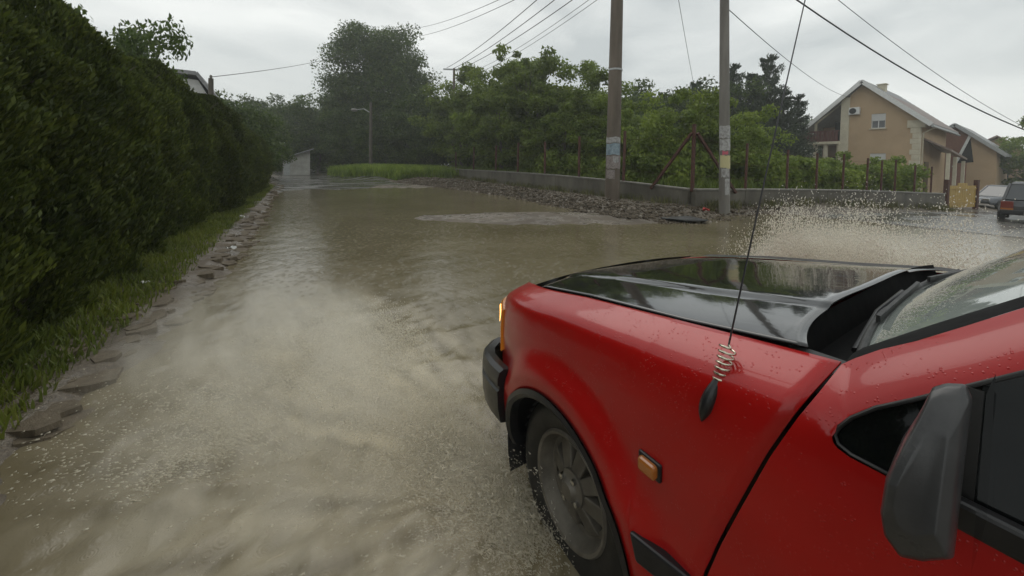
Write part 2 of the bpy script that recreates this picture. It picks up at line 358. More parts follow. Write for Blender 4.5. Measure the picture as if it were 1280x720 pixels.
while y < 24:
    for r in range(4 if y < 12 else 2):
        e = float(edge_l(y)); x = e - random.uniform(-.02, .30 + .55*max(0,(6-y)/6)) - .06*r*random.random(); s = random.uniform(.035, .115) * (1 + .02*y)
        o = link('broken_slab', random.choice(slabs), ground, (x, y + random.uniform(-.1,.1), gz(x, y) - .004))
        o.scale = (s*random.uniform(.8,1.2), s*random.uniform(1.0,1.7), random.uniform(.6,1.1)*(.55 if y < 5 else 1)); o.rotation_euler = (random.uniform(-.10,.10), random.uniform(-.10,.16), random.uniform(0,6.28))
    y += random.uniform(.10,.26) * (1 + y*.05)
# white scraps of litter on the verge
def litter(x, y, s, mat, label, rz):
    mb = MB(); P = [[(s*(i/3-.5), s*.6*(j/2-.5), .012+.18*s*math.sin(i*2.1+j*1.7)) for j in range(3)] for i in range(4)]
    mb.grid(P); o = link('litter_scrap', mb.mesh('litter_scrap', mat), None, (x, y, gz(x, y) + .02)); o.rotation_euler = (.1,.1,rz)
    so = o.modifiers.new('thick', 'SOLIDIFY'); so.thickness = .004
    return tag(o, label, 'litter', 'scraps of litter along the road')
M['litter'] = plain('white_paper', (.62,.62,.60), .5); M['litter_red'] = plain('red_plastic', (.55,.06,.05), .4)
litter(-.52, 7.0, .11, M['litter'], 'crumpled white scrap on the muddy stones at the road edge', .4)
litter(-.60, 10.4, .13, M['litter'], 'small white scrap in the grass farther along the hedge', 1.2)
litter(-1.02, 5.2, .07, M['litter'], 'tiny white scrap at the foot of the thuja hedge', 2.2)
litter(10.05, 6.35, .30, M['litter_red'], 'red plastic scrap on the mud by the wall corner', .5)

# ------------------------------------------------------------------ stones and gravel
def rock_mesh(name, seed, mat):
    r = np.random.default_rng(seed); bm = bmesh.new(); bmesh.ops.create_icosphere(bm, subdivisions=1, radius=1)
    for v in bm.verts: v.co *= r.uniform(.65, 1.15); v.co.z *= .65
    me = bpy.data.meshes.new(name); bm.to_mesh(me); bm.free(); me.materials.append(mat); return me
M['stone'] = varied('wet_stone', (.05,.038,.025), (.125,.10,.07), 3, (.6,.9), .3, 30, .01, spec=.2)
rocks = [rock_mesh('stone', 40+i, M['stone']) for i in range(5)]
for i in range(60):
    yy = random.uniform(7.2, 24) if i < 44 else random.uniform(5.6, 7)
    xx = float(edge_r(yy)) + random.gauss(.9, .45) if i < 44 else random.uniform(7.6, 11)
    s = random.uniform(.04, .11)
    o = link('stone', random.choice(rocks), ground, (xx, yy, gz(xx, yy) + s*.25)); o.scale = (s, s*random.uniform(.7,1.3), s*random.uniform(.6,1)); o.rotation_euler = (random.uniform(-.3,.3), random.uniform(-.3,.3), random.uniform(0,6.28))
m, t, b = material('gravel_stone'); g = N(t, 'ShaderNodeNewGeometry')
t.links.new(ramp(t, g.outputs['Random Per Island'], [(0,(.045,.034,.022)),(.6,(.095,.075,.052)),(.96,(.15,.125,.095)),(1,(.32,.29,.25))]), b.inputs['Base Color']); setp(b, rough=.75, spec=.2); M['gravel'] = m
OCT = np.array([(1,0,0),(-1,0,0),(0,1,0),(0,-1,0),(0,0,1),(0,0,-1)], float); OCF = np.array([(0,2,4),(2,1,4),(1,3,4),(3,0,4),(2,0,5),(1,2,5),(3,1,5),(0,3,5)])
def octs(C, A, B, Cc):
    """octahedra at C with half-axes A, B, Cc (n,3)"""
    V = np.stack([C+A, C-A, C+B, C-B, C+Cc, C-Cc], 1); n = len(C)
    return V.reshape(-1, 3), (OCF[None] + 6*np.arange(n)[:, None, None]).reshape(-1, 3)
def scatter_gravel(n):
    k = n*9//10; yy = np.concatenate([rng.uniform(6.4, 26, k), rng.uniform(5.2, 7.4, n-k)])
    xx = np.concatenate([edge_r(yy[:k]) + rng.gamma(2.0, .42, k) - .15, rng.uniform(7.3, 13, n-k)])
    s = rng.gamma(2.0, .0095, n) + .006; zz = ground_z(xx, yy) + s*.3
    C = np.stack([xx, yy, zz], 1); a = rng.uniform(0, 6.28, n)
    A = np.stack([np.cos(a)*s*1.2, np.sin(a)*s*1.2, rng.normal(0,.3,n)*s], 1); B = np.stack([-np.sin(a)*s, np.cos(a)*s, rng.normal(0,.3,n)*s], 1); D = np.stack([rng.normal(0,.2,n)*s, rng.normal(0,.2,n)*s, s*.75], 1)
    return octs(C, A, B, D)
V, Fq = scatter_gravel(17000)
tag(link('gravel', fast_mesh('gravel', V, Fq, M['gravel'])), 'loose wet gravel banked along the foot of the wall', 'gravel', kind='stuff')

# ------------------------------------------------------------------ foliage
def quads(C, Ax, Bx):
    V = np.stack([C-Ax, C-Bx*.9+Ax*.1, C+Ax, C+Bx*.9+Ax*.1], 1).reshape(-1, 3); n = len(C)
    return V, np.arange(4*n).reshape(n, 4)
def unit(v): return v / np.maximum(np.linalg.norm(v, axis=-1, keepdims=True), 1e-9)
def leaves(r, C, Nrm, ls, asp=.55, droop=0.0, jitter=.8):
    n = len(C); nn = unit(Nrm + r.normal(0, jitter, (n, 3))); t0 = unit(np.cross(nn, r.normal(0, 1, (n, 3))) + np.array([0,0,-droop])); b0 = unit(np.cross(nn, t0))
    s = ls * r.uniform(.6, 1.3, (n, 1)); return quads(C, t0*s*.5, b0*s*.5*asp)
def join(*parts):
    Vs, Fs, o = [], [], 0
    for V, Fq in parts: Vs.append(V); Fs.append(Fq + o); o += len(V)
    return np.concatenate(Vs), np.concatenate(Fs)
def crown_mesh(name, seed, mat, R, H, z0, nclump, nleaf, ls, shape='round', gap=.16, asp=.55):
    """clumps of leaves spread through an uneven volume: R radius, from z0 up by H"""
    r = np.random.default_rng(seed); k = nclump; d = unit(r.normal(0, 1, (k, 3))); rad_ = r.uniform(.35, 1, k)**.5
    lump = 1 + .30*np.sin(3*np.arctan2(d[:,1], d[:,0]) + r.uniform(0,6)) + r.normal(0, .17, k)
    lump = np.clip(lump, .55, 1.12 if nclump > 150 else 1.3)
    c = d * (rad_*lump)[:, None]
    if shape == 'round': w = np.ones(k)
    elif shape == 'tall': w = .55 + .45*np.cos(np.clip(c[:,2],-1,1)*1.2)
    elif shape == 'vee': w = .75 + .35*c[:,2]
    C = np.stack([c[:,0]*R*w, c[:,1]*R*w, z0 + H*.5 + c[:,2]*H*.5], 1)
    cr = R * gap * r.uniform(.7, 1.5, k)
    per = max(1, nleaf // k); idx = np.repeat(np.arange(k), per); q = r.normal(0, 1, (len(idx), 3)); q = unit(q) * (r.uniform(0, 1, (len(idx), 1))**.45)
    P = C[idx] + q * cr[idx][:, None] * np.array([1.15, 1.15, .8]); P[:,2] = np.maximum(P[:,2], z0*.5)
    V, Fq = leaves(r, P, q + np.array([0,0,.5]), ls, asp, .3)
    return fast_mesh(name, V, Fq, mat), C
def trunk_mb(seed, h, r0, C, nl=7, lean=.0):
    r = np.random.default_rng(seed); mb = MB(); top = np.array([lean*h, r.normal(0,.03)*h, h])
    pts = [np.array([0,0,-.3])] + [top*f + np.array([r.normal(0,.012)*h, r.normal(0,.012)*h, 0])*(f < 1) for f in (.0,.25,.5,.75,1)]
    mb.tube(pts, [r0*1.25, r0*1.1, r0*.85, r0*.65, r0*.45, r0*.15], 8)
    for i in r.permutation(len(C))[:nl]:
        f = r.uniform(.3, .85); b0 = top*f; e = np.array(C[i]); mid = (b0+e)/2 + np.array([0,0,-.06*h*r.uniform(0,1)])
        mb.tube([b0, mid, e], [r0*.4*(1.1-f), r0*.25*(1.1-f), r0*.06], 5, False)
    return mb
PROTO = {}
def proto(key, seed, mat, R, H, z0, nc, nl, ls, shape='round', gap=.16, th=None, tr=.12, limbs=8, asp=.55):
    me, C = crown_mesh('crown', seed, mat, R, H, z0, nc, nl, ls, shape, gap, asp)
    PROTO[key] = (me, trunk_mb(seed+1, th or z0 + H*.6, tr, C, limbs).mesh('trunk', M['bark'], 60))
def plant(key, x, y, s, label, name='tree', cat='tree', group=None, sz=1.0, z=None):
    o = thing(name, label, cat, (x, y, (gz(x, y) if z is None else z)), random.uniform(0, 6.28), group)
    c = link('crown', PROTO[key][0], o); tk = link('trunk', PROTO[key][1], o)
    o.scale = (s, s, s*sz); return o

# thuja hedge: flat sprays standing upright on a lumpy column
def thuja_mesh(seed, R, H, n, ls):
    r = np.random.default_rng(seed); z = r.uniform(.0, 1, n); a = r.uniform(0, 6.28, n)
    ph = r.uniform(0, 6.28, 4)
    prof = R * (.80 + .28*np.sin(np.pi*np.clip(z*1.05+.12,0,1))**.8) * np.where(z > .80, np.sqrt(np.clip((1.03-z)/.23, 0, 1)), 1)
    lump = 1 + .12*np.sin(4*a + 7*z + ph[0]) + .10*np.sin(9*a - 13*z + ph[1]) + .08*np.sin(5*a + 31*z + ph[2]) + .06*np.sin(17*a + 19*z + ph[3])
    dep = 1 - np.abs(r.normal(0, .13, n)); rr = prof*lump*dep
    P = np.stack([np.cos(a)*rr, np.sin(a)*rr, z*H], 1); out_ = np.stack([np.cos(a), np.sin(a), .25+0*a], 1)
    up = unit(np.array([0,0,1.0]) + .55*out_ + r.normal(0, .30, (n, 3))); side = unit(np.cross(up, out_ + r.normal(0, .9, (n, 3))))
    s = ls*r.uniform(.6, 1.4, (n, 1)); V, Fq = quads(P, up*s*.5, side*s*.5*.30)
    me = fast_mesh('crown', V, Fq, M['thuja']); return me
hedge_core = MB(); hedge_core.tube([(0,0,-.2),(0,0,.5),(0,0,1.5),(0,0,2.4),(0,0,2.8)], [.06,.055,.05,.03,.01], 7)
for k in range(14):
    a = k*2.4; z = .25 + k*.16; hedge_core.tube([(0,0,z), (.26*math.cos(a), .26*math.sin(a), z+.22), (.50*math.cos(a), .50*math.sin(a), z+.55)], [.018,.012,.004], 5, False)
hedge_core = hedge_core.mesh('trunk', M['bark'], 60)
TH = [thuja_mesh(60+i, .72, 2.9, 90000, .062) for i in range(3)]
ys = [1.2,2.35,3.45,4.6,5.7,6.85,8.0,9.1,10.2,11.4,12.5,13.7,14.9,16.1,17.3,18.6,19.9]
for i, yy in enumerate(ys):
    fx = float(np.interp(yy, [0,3.4,7,12,20], [-1.22,-1.20,-1.12,-.85,-.36])); hh = float(np.interp(yy, [0,3.4,5.5,8,11,13,16,20], [2.6,2.52,2.44,2.62,2.60,2.50,2.32,2.12]))*(1.07 if i % 3 == 1 else .95)*random.uniform(.97,1.03)
    lab = 'dense dark green thuja standing in the tall roadside hedge'
    grp = 'thujas of the roadside hedge'
    if i == len(ys)-1: lab = 'last thuja of the hedge, farthest along the flooded road'
    o = thing('thuja', lab, 'thuja', (fx - .70, yy, gz(fx-.7, yy)), random.uniform(0,6.28), grp)
    link('crown', TH[i % 3], o); link('trunk', hedge_core, o); s = random.uniform(.86,1.06); o.scale = (s, s, hh/2.9); o.location.x += random.uniform(-.10,.10)

# grass
def grass_patch(name, xy, hmin, hmax, mat, label, lean=.5, wid=.006, z=None, seed=5):
    r = np.random.default_rng(seed); n = len(xy); x, y = xy[:,0], xy[:,1]; z0 = ground_z(x, y) - .01; h = r.uniform(hmin, hmax, n); a = r.uniform(0, 6.28, n); l = r.uniform(.1, lean, n)*h
    d = np.stack([np.cos(a), np.sin(a), 0*a], 1); sdv = np.stack([-np.sin(a), np.cos(a), 0*a], 1)*(wid*r.uniform(.7,1.5,n))[:,None]
    B = np.stack([x, y, z0], 1); Mi = B + d*(l*.35)[:,None] + np.array([0,0,1])*(h*.6)[:,None]; T = B + d*l[:,None] + np.array([0,0,1])*h[:,None]
    V = np.stack([B-sdv, B+sdv, Mi+sdv*.8, Mi-sdv*.8, T+sdv*.15, T-sdv*.15], 1).reshape(-1, 3); k = 6*np.arange(n)[:,None]
    Fq = np.concatenate([k+np.array([0,1,2,3]), k+np.array([3,2,4,5])])
    return tag(link(name, fast_mesh(name, V, Fq, mat)), label, 'grass', kind='stuff')
n = 30000; yy = 1.2 + 21*rng.uniform(0, 1, n)**1.5
hx = np.interp(yy, [0,3.4,7,12,20,22], [-1.22,-1.20,-1.12,-.85,-.36,-.2]); ex = edge_l(yy)
wdt = np.clip((ex - hx), .2, 2)
xx = hx - .25 + (wdt*.50+.24)*rng.beta(1.3, 1.7, n) + .05*vnoise(hx*0, yy, 3.0, 6)
grass_patch('verge_grass', np.stack([xx, yy], 1), .02, .10, M['verge_grass'], 'strip of short green grass along the foot of the hedge', .8, .005)
M['lush'] = leafmat('lush_grass', (.13,.20,.025), (.19,.275,.035), (.25,.33,.06), .45)
n = 30000; yy = rng.uniform(26.5, 38, n); xx = rng.uniform(3.2, 11.2, n); k = (xx > edge_r(yy)+.4) ; grass_patch('mound_grass', np.stack([xx, yy], 1)[k], 0.25, .85, M['lush'], 'bright grass mound beside the far end of the road', .6, .022, seed=6)
# tufts at the foot of the wall
WA, WC, WB = np.array([11.0, 31.0]), np.array([10.34, 6.98]), np.array([24.6, 3.78])
n = 9000; tt = rng.uniform(0, 1, n); run = rng.uniform(0,1,n) < .55
P = np.where(run[:,None], WA + (WC-WA)*tt[:,None], WC + (WB-WC)*(tt[:,None]**1.4)); nor = np.where(run[:,None], np.array([-1.0,0]), np.array([-.22,-.97]))
P = P + nor*np.abs(rng.normal(.22, .28, n))[:,None]; k = vnoise(P[:,0], P[:,1], 1.6, 4) + rng.normal(0,.15,n) > -.1
grass_patch('wall_grass', P[k], .06, .30, M['drygrass'], 'sparse yellowing weeds along the foot of the concrete wall', .8, .009, seed=8)
n = 24000; yy = rng.uniform(4.5, 30, n); xx = 10.9 + rng.gamma(1.6, 2.2, n); k = (yy > np.interp(xx, [10.3,24.6,40], [7.3,4.1,1.5])+.3)
grass_patch('garden_undergrowth', np.stack([xx, yy], 1)[k], .25, .9, M['grass'], 'rank green undergrowth in the garden behind the fence', .7, .022, seed=9)

proto('tall', 101, M['leaf_dark'], 4.7, 14.0, 1.2, 260, 80000, .26, 'round', .23, 11.5, .38, 22)
proto('dark', 111, M['leaf_dark'], 3.2, 7.0, .05, 110, 21000, .26, 'round', .22, 5.0, .2, 12)
proto('dark2', 117, M['leaf_dark'], 3.0, 6.6, .1, 100, 20000, .24, 'round', .22, 5.0, .2, 12)
proto('mid', 121, M['leaf_mid'], 2.3, 6.0, .3, 70, 17000, .20, 'tall', .20, 4.6, .12, 12)
proto('mid2', 127, M['leaf_mid'], 2.2, 5.3, .2, 80, 17000, .19, 'round', .22, 4.2, .12, 10)
proto('airy', 131, M['leaf_mid'], 1.7, 5.0, 2.4, 40, 3600, .20, 'vee', .17, 6.0, .10, 24)
proto('lime', 141, M['leaf_lime'], 1.5, 3.0, .5, 50, 8000, .15, 'vee', .22, 2.6, .05, 14)
proto('bush', 151, M['leaf_lime'], 1.0, 1.35, .05, 40, 5200, .13, 'round', .28, .9, .04, 10)
proto('bush2', 157, M['leaf_lime'], .9, 1.2, .05, 34, 4600, .14, 'vee', .28, .9, .04, 10)
# pine
def pine_proto(key, seed, H, R):
    r = np.random.default_rng(seed); mb = MB(); mb.tube([(0,0,-.3),(0,0,H*.5),(.05,0,H)], [.16,.11,.02], 7); Ps, Ax, Bx = [], [], []
    z = H*.18
    while z < H*.985:
        f = z/H; L = R*(1.05-f)**.8*r.uniform(.75,1.15) + .12; nb = r.integers(4, 7); a0 = r.uniform(0,6.28)
        for k in range(nb):
            a = a0 + 6.28*k/nb + r.normal(0,.2); l = L*r.uniform(.7,1.1); tip = np.array([math.cos(a)*l, math.sin(a)*l, z + l*r.uniform(.0,.6) + .12]); b0 = np.array([0,0,z])
            mb.tube([b0, (b0+tip)/2 + np.array([0,0,-.05*l]), tip], [.035*(1.1-f), .022*(1.1-f), .008], 4, False)
            n = int(50 + 110*l/R); u = r.uniform(.15, 1.05, n)[:,None]**.8; c = b0 + (tip-b0)*u + r.normal(0,.085*l+.05,(n,3)); d = unit((tip-b0) + np.array([0,0,.5*l]) + r.normal(0,.55*l,(n,3)))
            s = r.uniform(.20,.36,(n,1)); Ps.append(c); Ax.append(d*s*.5); Bx.append(unit(np.cross(d, r.normal(0,1,(n,3))))*s*.17)
        z += H*r.uniform(.022,.06)
    V, Fq = quads(np.concatenate(Ps), np.concatenate(Ax), np.concatenate(Bx))
    PROTO[key] = (fast_mesh('crown', V, Fq, M['needle']), mb.mesh('trunk', M['bark'], 60))
pine_proto('pine', 201, 10.5, 2.5); pine_proto('pine2', 207, 9.5, 2.1)

plant('tall', 9.6, 46, 1.06, 'tallest broadleaf tree, towering over the far end of the road', sz=1.03)
gT = 'dark trees closing the far end of the road'
for x, y, s, k in [(3.6,47,1.0,'dark'),(5.6,44.5,.85,'dark2'),(7.2,42.5,.85,'dark'),(13.4,41,1.15,'dark2'),(10.4,39.5,.95,'dark'),(1.2,55,1.05,'dark2'),(16,36,1.0,'dark'),(-.6,60,1.25,'dark'),(4.4,58,1.3,'dark'),(8.5,56,1.2,'dark2'),(14.5,52,1.45,'dark'),(19,45,1.4,'dark2'),(8.8,40.5,.62,'dark'),(12.2,37.0,.72,'dark2'),(11.6,43.5,1.2,'dark'),(7.6,46.5,1.15,'dark2')]:
    lab = ('dark tree right behind the white shed' if x < 5 and y < 50 else 'dark tree of the far row closing the road behind the shed' if y > 50 else 'dark low tree beside the street lamp' if y < 41 and x < 13 else 'dark rounded tree under the tallest tree' if x < 9.5 else 'dark tree between the tallest tree and the garden trees')
    plant(k, x, y, s, lab, group=gT)
gM = 'green trees in the garden behind the wall'
for x, y, s, k in [(12.9,31,1.32,'mid'),(14.2,27.3,1.42,'mid2'),(13.0,24.2,1.18,'mid'),(15.4,22.8,1.42,'mid2'),(13.4,19.9,1.12,'mid'),(12.9,16.8,.88,'mid2'),(15.6,17.6,1.0,'mid'),(14.4,14.6,.82,'mid2'),(17.8,20.5,1.22,'mid'),(16.8,26.5,1.35,'mid'),(19.0,15.6,.78,'mid2'),(14.6,34.0,1.45,'mid2'),(18.5,31,1.5,'mid'),(21.5,24,1.25,'mid2')]:
    lab = ('leafy garden tree next to the bright grass mound' if y > 29 else 'leafy garden tree under the three thick power lines' if y > 23.5 and x < 16 else 'leafy garden tree right behind the far fence posts' if x < 14 else 'garden tree standing close behind the thick pole' if y < 16 else 'garden tree of the second row behind the fence trees')
    plant(k, x, y, s, lab, group=gM)
plant('airy', 13.0, 20.6, 1.15, 'thin tree with bare stems and small crown topping the garden trees')
plant('airy', 14.0, 25.5, 1.25, 'sparse tall sapling rising beside the power lines')
gD = 'dark round trees behind the garden'
for x, y, s, k in [(24,21.5,.95,'dark2'),(26.5,22.5,1.15,'dark'),(29,20.5,1.2,'dark2'),(32.5,20,1.2,'dark'),(33,26,1.2,'dark2'),(24,27,1.1,'dark')]:
    plant(k, x, y, s, 'dark round tree standing behind the lighter garden trees', group=gD)
plant('pine', 29.8, 20.2, .82, 'small pine poking above the round dark trees')
gP = 'pines beside the house'
for x, y, s, k in [(31.0,17.6,.93,'pine'),(33.2,17.0,1.0,'pine2'),(35.0,16.6,1.05,'pine'),(34.3,14.9,.84,'pine2'),(37.6,17.6,.8,'pine'),(36.2,14.6,.72,'pine'),(32.2,15.9,.8,'pine2')]:
    plant(k, x, y, s, 'dark pine with an open pointed top beside the house', name='pine_tree', group=gP)
for x, y, s, k, l in [(14.8,10.0,1.25,'lime','bright lime green young tree behind the braced corner post'),(13.3,10.6,1.15,'lime','bright green leafy shrub next to the thick pole'),(16.5,9.4,1.15,'lime','pale green young tree behind the thinner pole'),(20.8,10.6,1.12,'lime','pale green tree in front of the pines')]:
    plant(k, x, y, s, l, name='young_tree')
gB = 'lime green vine bushes in the garden'
def bush_label(x, y):
    if x < 12.9 and y > 8.4: return 'low lime vine bush behind the fence beyond the thick pole'
    if x < 14.5: return 'lime vine bush behind the thinner pole and the braced corner post'
    if x < 19: return 'lime vine bush behind the fence between thinner pole and ochre house'
    return 'lime vine bush in front of the ochre house wall'
for i in range(46):
    x = random.uniform(11.6, 27); yb = float(np.interp(x, [10.3,24.6,40], [7.3,4.1,1.5])); y = yb + (random.uniform(2.6, 5.2) if x < 14.5 else random.uniform(1.7, 5.2))
    if i < 9: x, y = random.uniform(12.2, 13.4), random.uniform(9, 21)
    plant(random.choice(['bush','bush2']), x, y, random.uniform(1.1,1.5), bush_label(x, y), name='bush', cat='bush', group=gB)
plant('dark', -2.9, 12.6, .37, 'broadleaf tree looking over the top of the hedge', sz=1.60)
for x, y, s, l in [(-1.6,25.5,.62,'rounded tree where the hedge ends'),(-1.3,31,.62,'tree beyond the hedge, nearest the white shed')]: plant('dark2', x, y, s, l)
plant('dark', 52.5, 17.5, 1.1, 'tree rising behind the roof of the ochre house')
for x, y, s, l in [(60,3.2,1.25,'big leafy tree at the end of the side street'),(58,-.8,.75,'leafy roadside tree beyond the parked cars'),(72,9,1.1,'pale tree behind the small gabled house')]: plant('mid', x, y, s, l)
plant('mid2', 47, 26, 1.5, 'tree peeking over the ridge of the ochre house')

# ------------------------------------------------------------------ wall and fence
wall = thing('garden_wall', 'low stained concrete wall turning the corner below the rusty posts', 'wall', (WC[0], WC[1], 0)); wo = (WC[0], WC[1], 0)
def wtop(run, t): return float(np.interp(t, [0,.42,.66,.87,1], [.88,.88,.86,.76,.64])) if run == 0 else float(np.interp(t, [0,.3,.6,1], [.64,.62,.55,.38]))
def wall_run(run, P, Q, n):
    d = (Q-P)/np.linalg.norm(Q-P); nr = np.array([d[1], -d[0]])   # towards the road
    for i in range(n):
        a, c = i/n, (i+1)/n; p, q = P + (Q-P)*a, P + (Q-P)*c
        p = p + d*(.004 if i else 0); q = q - d*.008; za, zc = wtop(run, a), wtop(run, c); w = .10
        for nm, w2, lo, dz, mt in (('wall_panel', .10, None, 0, 'wallconc'), ('coping', .135, -.002, .055, 'coping')):
            zl0, zl1 = (-.6, -.6) if lo is None else (za+.002, zc+.002); zt0, zt1 = za+dz, zc+dz
            mb = MB(); mb.add([(*(p+nr*w2),zl0),(*(q+nr*w2),zl1),(*(q-nr*w2),zl1),(*(p-nr*w2),zl0),(*(p+nr*w2),zt0),(*(q+nr*w2),zt1),(*(q-nr*w2),zt1),(*(p-nr*w2),zt0)],
                   [(0,3,2,1),(4,5,6,7),(0,1,5,4),(1,2,6,5),(2,3,7,6),(3,0,4,7)])
            part(nm, mb, M[mt], wall, origin=wo, bevel=.012)
wall_run(0, WA, WC + np.array([0,.11]), 10); wall_run(1, WC + np.array([.0,0]), WB, 7)
fence = thing('garden_fence', 'rusty steel post fence standing on the low concrete wall', 'fence', (WC[0], WC[1], .6)); fo = (WC[0], WC[1], .6)
tops = []
for y in [27.5,24.1,20.7,18.0,15.3,12.63,9.97]:
    t_ = (31-y)/24.02; p = WA + (WC-WA)*t_; z0 = wtop(0, t_) + .05; zt = 2.5 if y < 26 else 2.1
    part('post', MB().beam((*p, z0-.1), (p[0]+random.uniform(-.03,.03), p[1]+random.uniform(-.03,.03), zt + random.uniform(-.1,.15)), .075, .075), M['rust'], fence, origin=fo); tops.append((*p, zt-.15, z0))
pc = (WC[0]+.02, WC[1]+.05); part('post', MB().beam((*pc, .6), (*pc, 2.66), .085, .085), M['rust'], fence, origin=fo); tops.append((*pc, 2.4, .7))
part('brace', MB().beam((WC[0]-.10, WC[1]+1.55, .60), (pc[0]-.08, pc[1]+.03, 2.38), .09, .07), M['rust'], fence, origin=fo)
part('brace', MB().beam((WC[0]+1.52, WC[1]-.50, .56), (pc[0]+.03, pc[1]-.09, 2.38), .09, .07), M['rust'], fence, origin=fo)
for x in [12.48,14.41,15.96,17.46,18.95,19.9,20.85,22.3,23.6]:
    t_ = (x-WC[0])/(WB[0]-WC[0]); p = WC + (WB-WC)*t_; z0 = wtop(1, t_) + .05
    part('post', MB().beam((*p, z0-.1), (p[0]+random.uniform(-.03,.03), p[1], z0 + 1.45*(1-.25*t_) + random.uniform(0,.12)), .06, .06), M['rust'], fence, origin=fo); tops.append((*p, z0+1.3*(1-.2*t_), z0))
for lev in (.25,.62,.97):
    mb = MB()
    for a, c in zip(tops[:-1], tops[1:]):
        pa = Vector((a[0],a[1],a[3]+(a[2]-a[3])*lev)); pb_ = Vector((c[0],c[1],c[3]+(c[2]-c[3])*lev)); md = (pa+pb_)/2 - Vector((0,0,.03)); mb.tube([pa, md, pb_], .004, 4, False)
    part('strand', mb, M['rust'], fence, origin=fo)

# ------------------------------------------------------------------ poles
M['paper'] = varied('weathered_paper', (.20,.19,.18), (.46,.46,.45), 14, (.6,.9), .2, 60, .003)
M['paper_blue'] = varied('blue_paper', (.13,.18,.22), (.32,.40,.44), 10, (.6,.9), .2, 60, .003)
M['paper_pink'] = plain('pink_paper', (.50,.10,.14), .7); M['paper_yellow'] = plain('yellow_paper', (.50,.45,.24), .7)
M['paper_dark'] = varied('torn_paper', (.15,.12,.11), (.34,.30,.28), 16, (.6,.9), .3, 60, .003)
def wrap(c, r, z0, z1, a0, a1, lean=(0,0), n=7, rag=.02):
    mb = MB(); P = []
    for i in range(n):
        a = a0 + (a1-a0)*i/(n-1); q = []
        for k in range(3):
            z = z0 + (z1-z0)*k/2 + (rag*random.uniform(-1,1) if k != 1 else 0); q.append((c[0]+lean[0]*z+math.cos(a)*r, c[1]+lean[1]*z+math.sin(a)*r, z))
        P.append(q)
    return mb.grid(P)
def pole(label, x, y, h, r0, r1, lean, papers, mat='pole'):
    z0 = gz(x, y); o = thing('utility_pole', label, 'utility pole', (x, y, z0))
    part('shaft', MB().tube([(lean[0]*z, lean[1]*z, z) for z in np.linspace(-.6, h, 9)], list(np.linspace(r0, r1, 9)), 16), M[mat], o, 60)
    for (za, zb, a0, a1, mt) in papers:
        rr = r0 + (r1-r0)*((za+zb)/2+.6)/(h+.6) + .012
        s_ = part('poster', wrap((0,0), rr, za, zb, rad(a0), rad(a1), lean), M[mt], o)
    top = Vector((lean[0]*h, lean[1]*h, h))
    part('crossarm', MB().beam(top + Vector((-.75,.45,-.35)), top + Vector((.75,-.45,-.35)), .1, .12), M['galv'], o)
    for k in (-1, 0, 1):
        c = top + Vector((.65*k, -.39*k, -.28)); part('insulator', MB().lathe([(0,.02),(.02,.05),(.06,.03),(.09,.05),(.13,.02),(.16,.015)], c, 'Z', 10), M['coping'], o, 50)
    return o, Vector((x, y, z0)) + top
P1, top1 = pole('thick concrete pole with torn bills, standing nearest the flooded road', 9.38, 9.48, 8.6, .26, .19, (-.002,.0),
    [(1.95,2.15,150,290,'paper'),(1.55,1.93,155,285,'paper_blue'),(1.10,1.53,165,300,'paper_dark'),(.75,1.05,170,240,'paper_dark'),(1.30,1.50,225,270,'paper')])
part('band', MB().lathe([(0,.238),(.03,.241),(.06,.238)], (0,0,4.4), 'Z', 16), M['galv'], P1)
P2, top2 = pole('thinner concrete pole with pale paper bills by the wall corner', 10.45, 6.02, 8.2, .155, .115, (-.021,.026),
    [(2.15,2.5,150,300,'paper'),(1.80,2.12,160,300,'paper'),(1.68,1.78,190,250,'paper_pink'),(1.30,1.66,165,285,'paper_yellow'),(1.05,1.28,180,260,'paper'),(.55,1.0,215,265,'paper')], 'pole_grey')
lp = thing('street_lamp', 'slim street lamp pole in front of the dark trees', 'street lamp', (6.6, 35.9, gz(6.6,35.9)))
part('shaft', MB().tube([(0,0,-.4),(0,0,3),(0,0,6.0)], [.15,.13,.10], 12), M['bark'], lp, 60)
part('arm', MB().tube([(0,0,5.1),(-.5,.35,5.45),(-1.0,.7,5.35)], [.04,.035,.03], 8), M['galv'], lp, 60)
part('lamp_head', MB().lathe([(-.28,.02),(-.2,.1),(0,.14),(.2,.09),(.27,.02)], (-1.15,.8,5.33), 'X', 12), M['coping'], lp, 60)
hp = thing('utility_pole', 'dark wooden pole top behind the thuja hedge', 'utility pole', (-1.95, 18.9, gz(-1.95,18.9)))
part('shaft', MB().tube([(0,0,-.3),(0,0,2),(.02,0,4.1)], [.10,.09,.075], 10), M['bark'], hp, 60)
part('insulator', MB().lathe([(0,.02),(.05,.05),(.12,.03)], (.02,0,4.1), 'Z', 8), M['coping'], hp, 50)

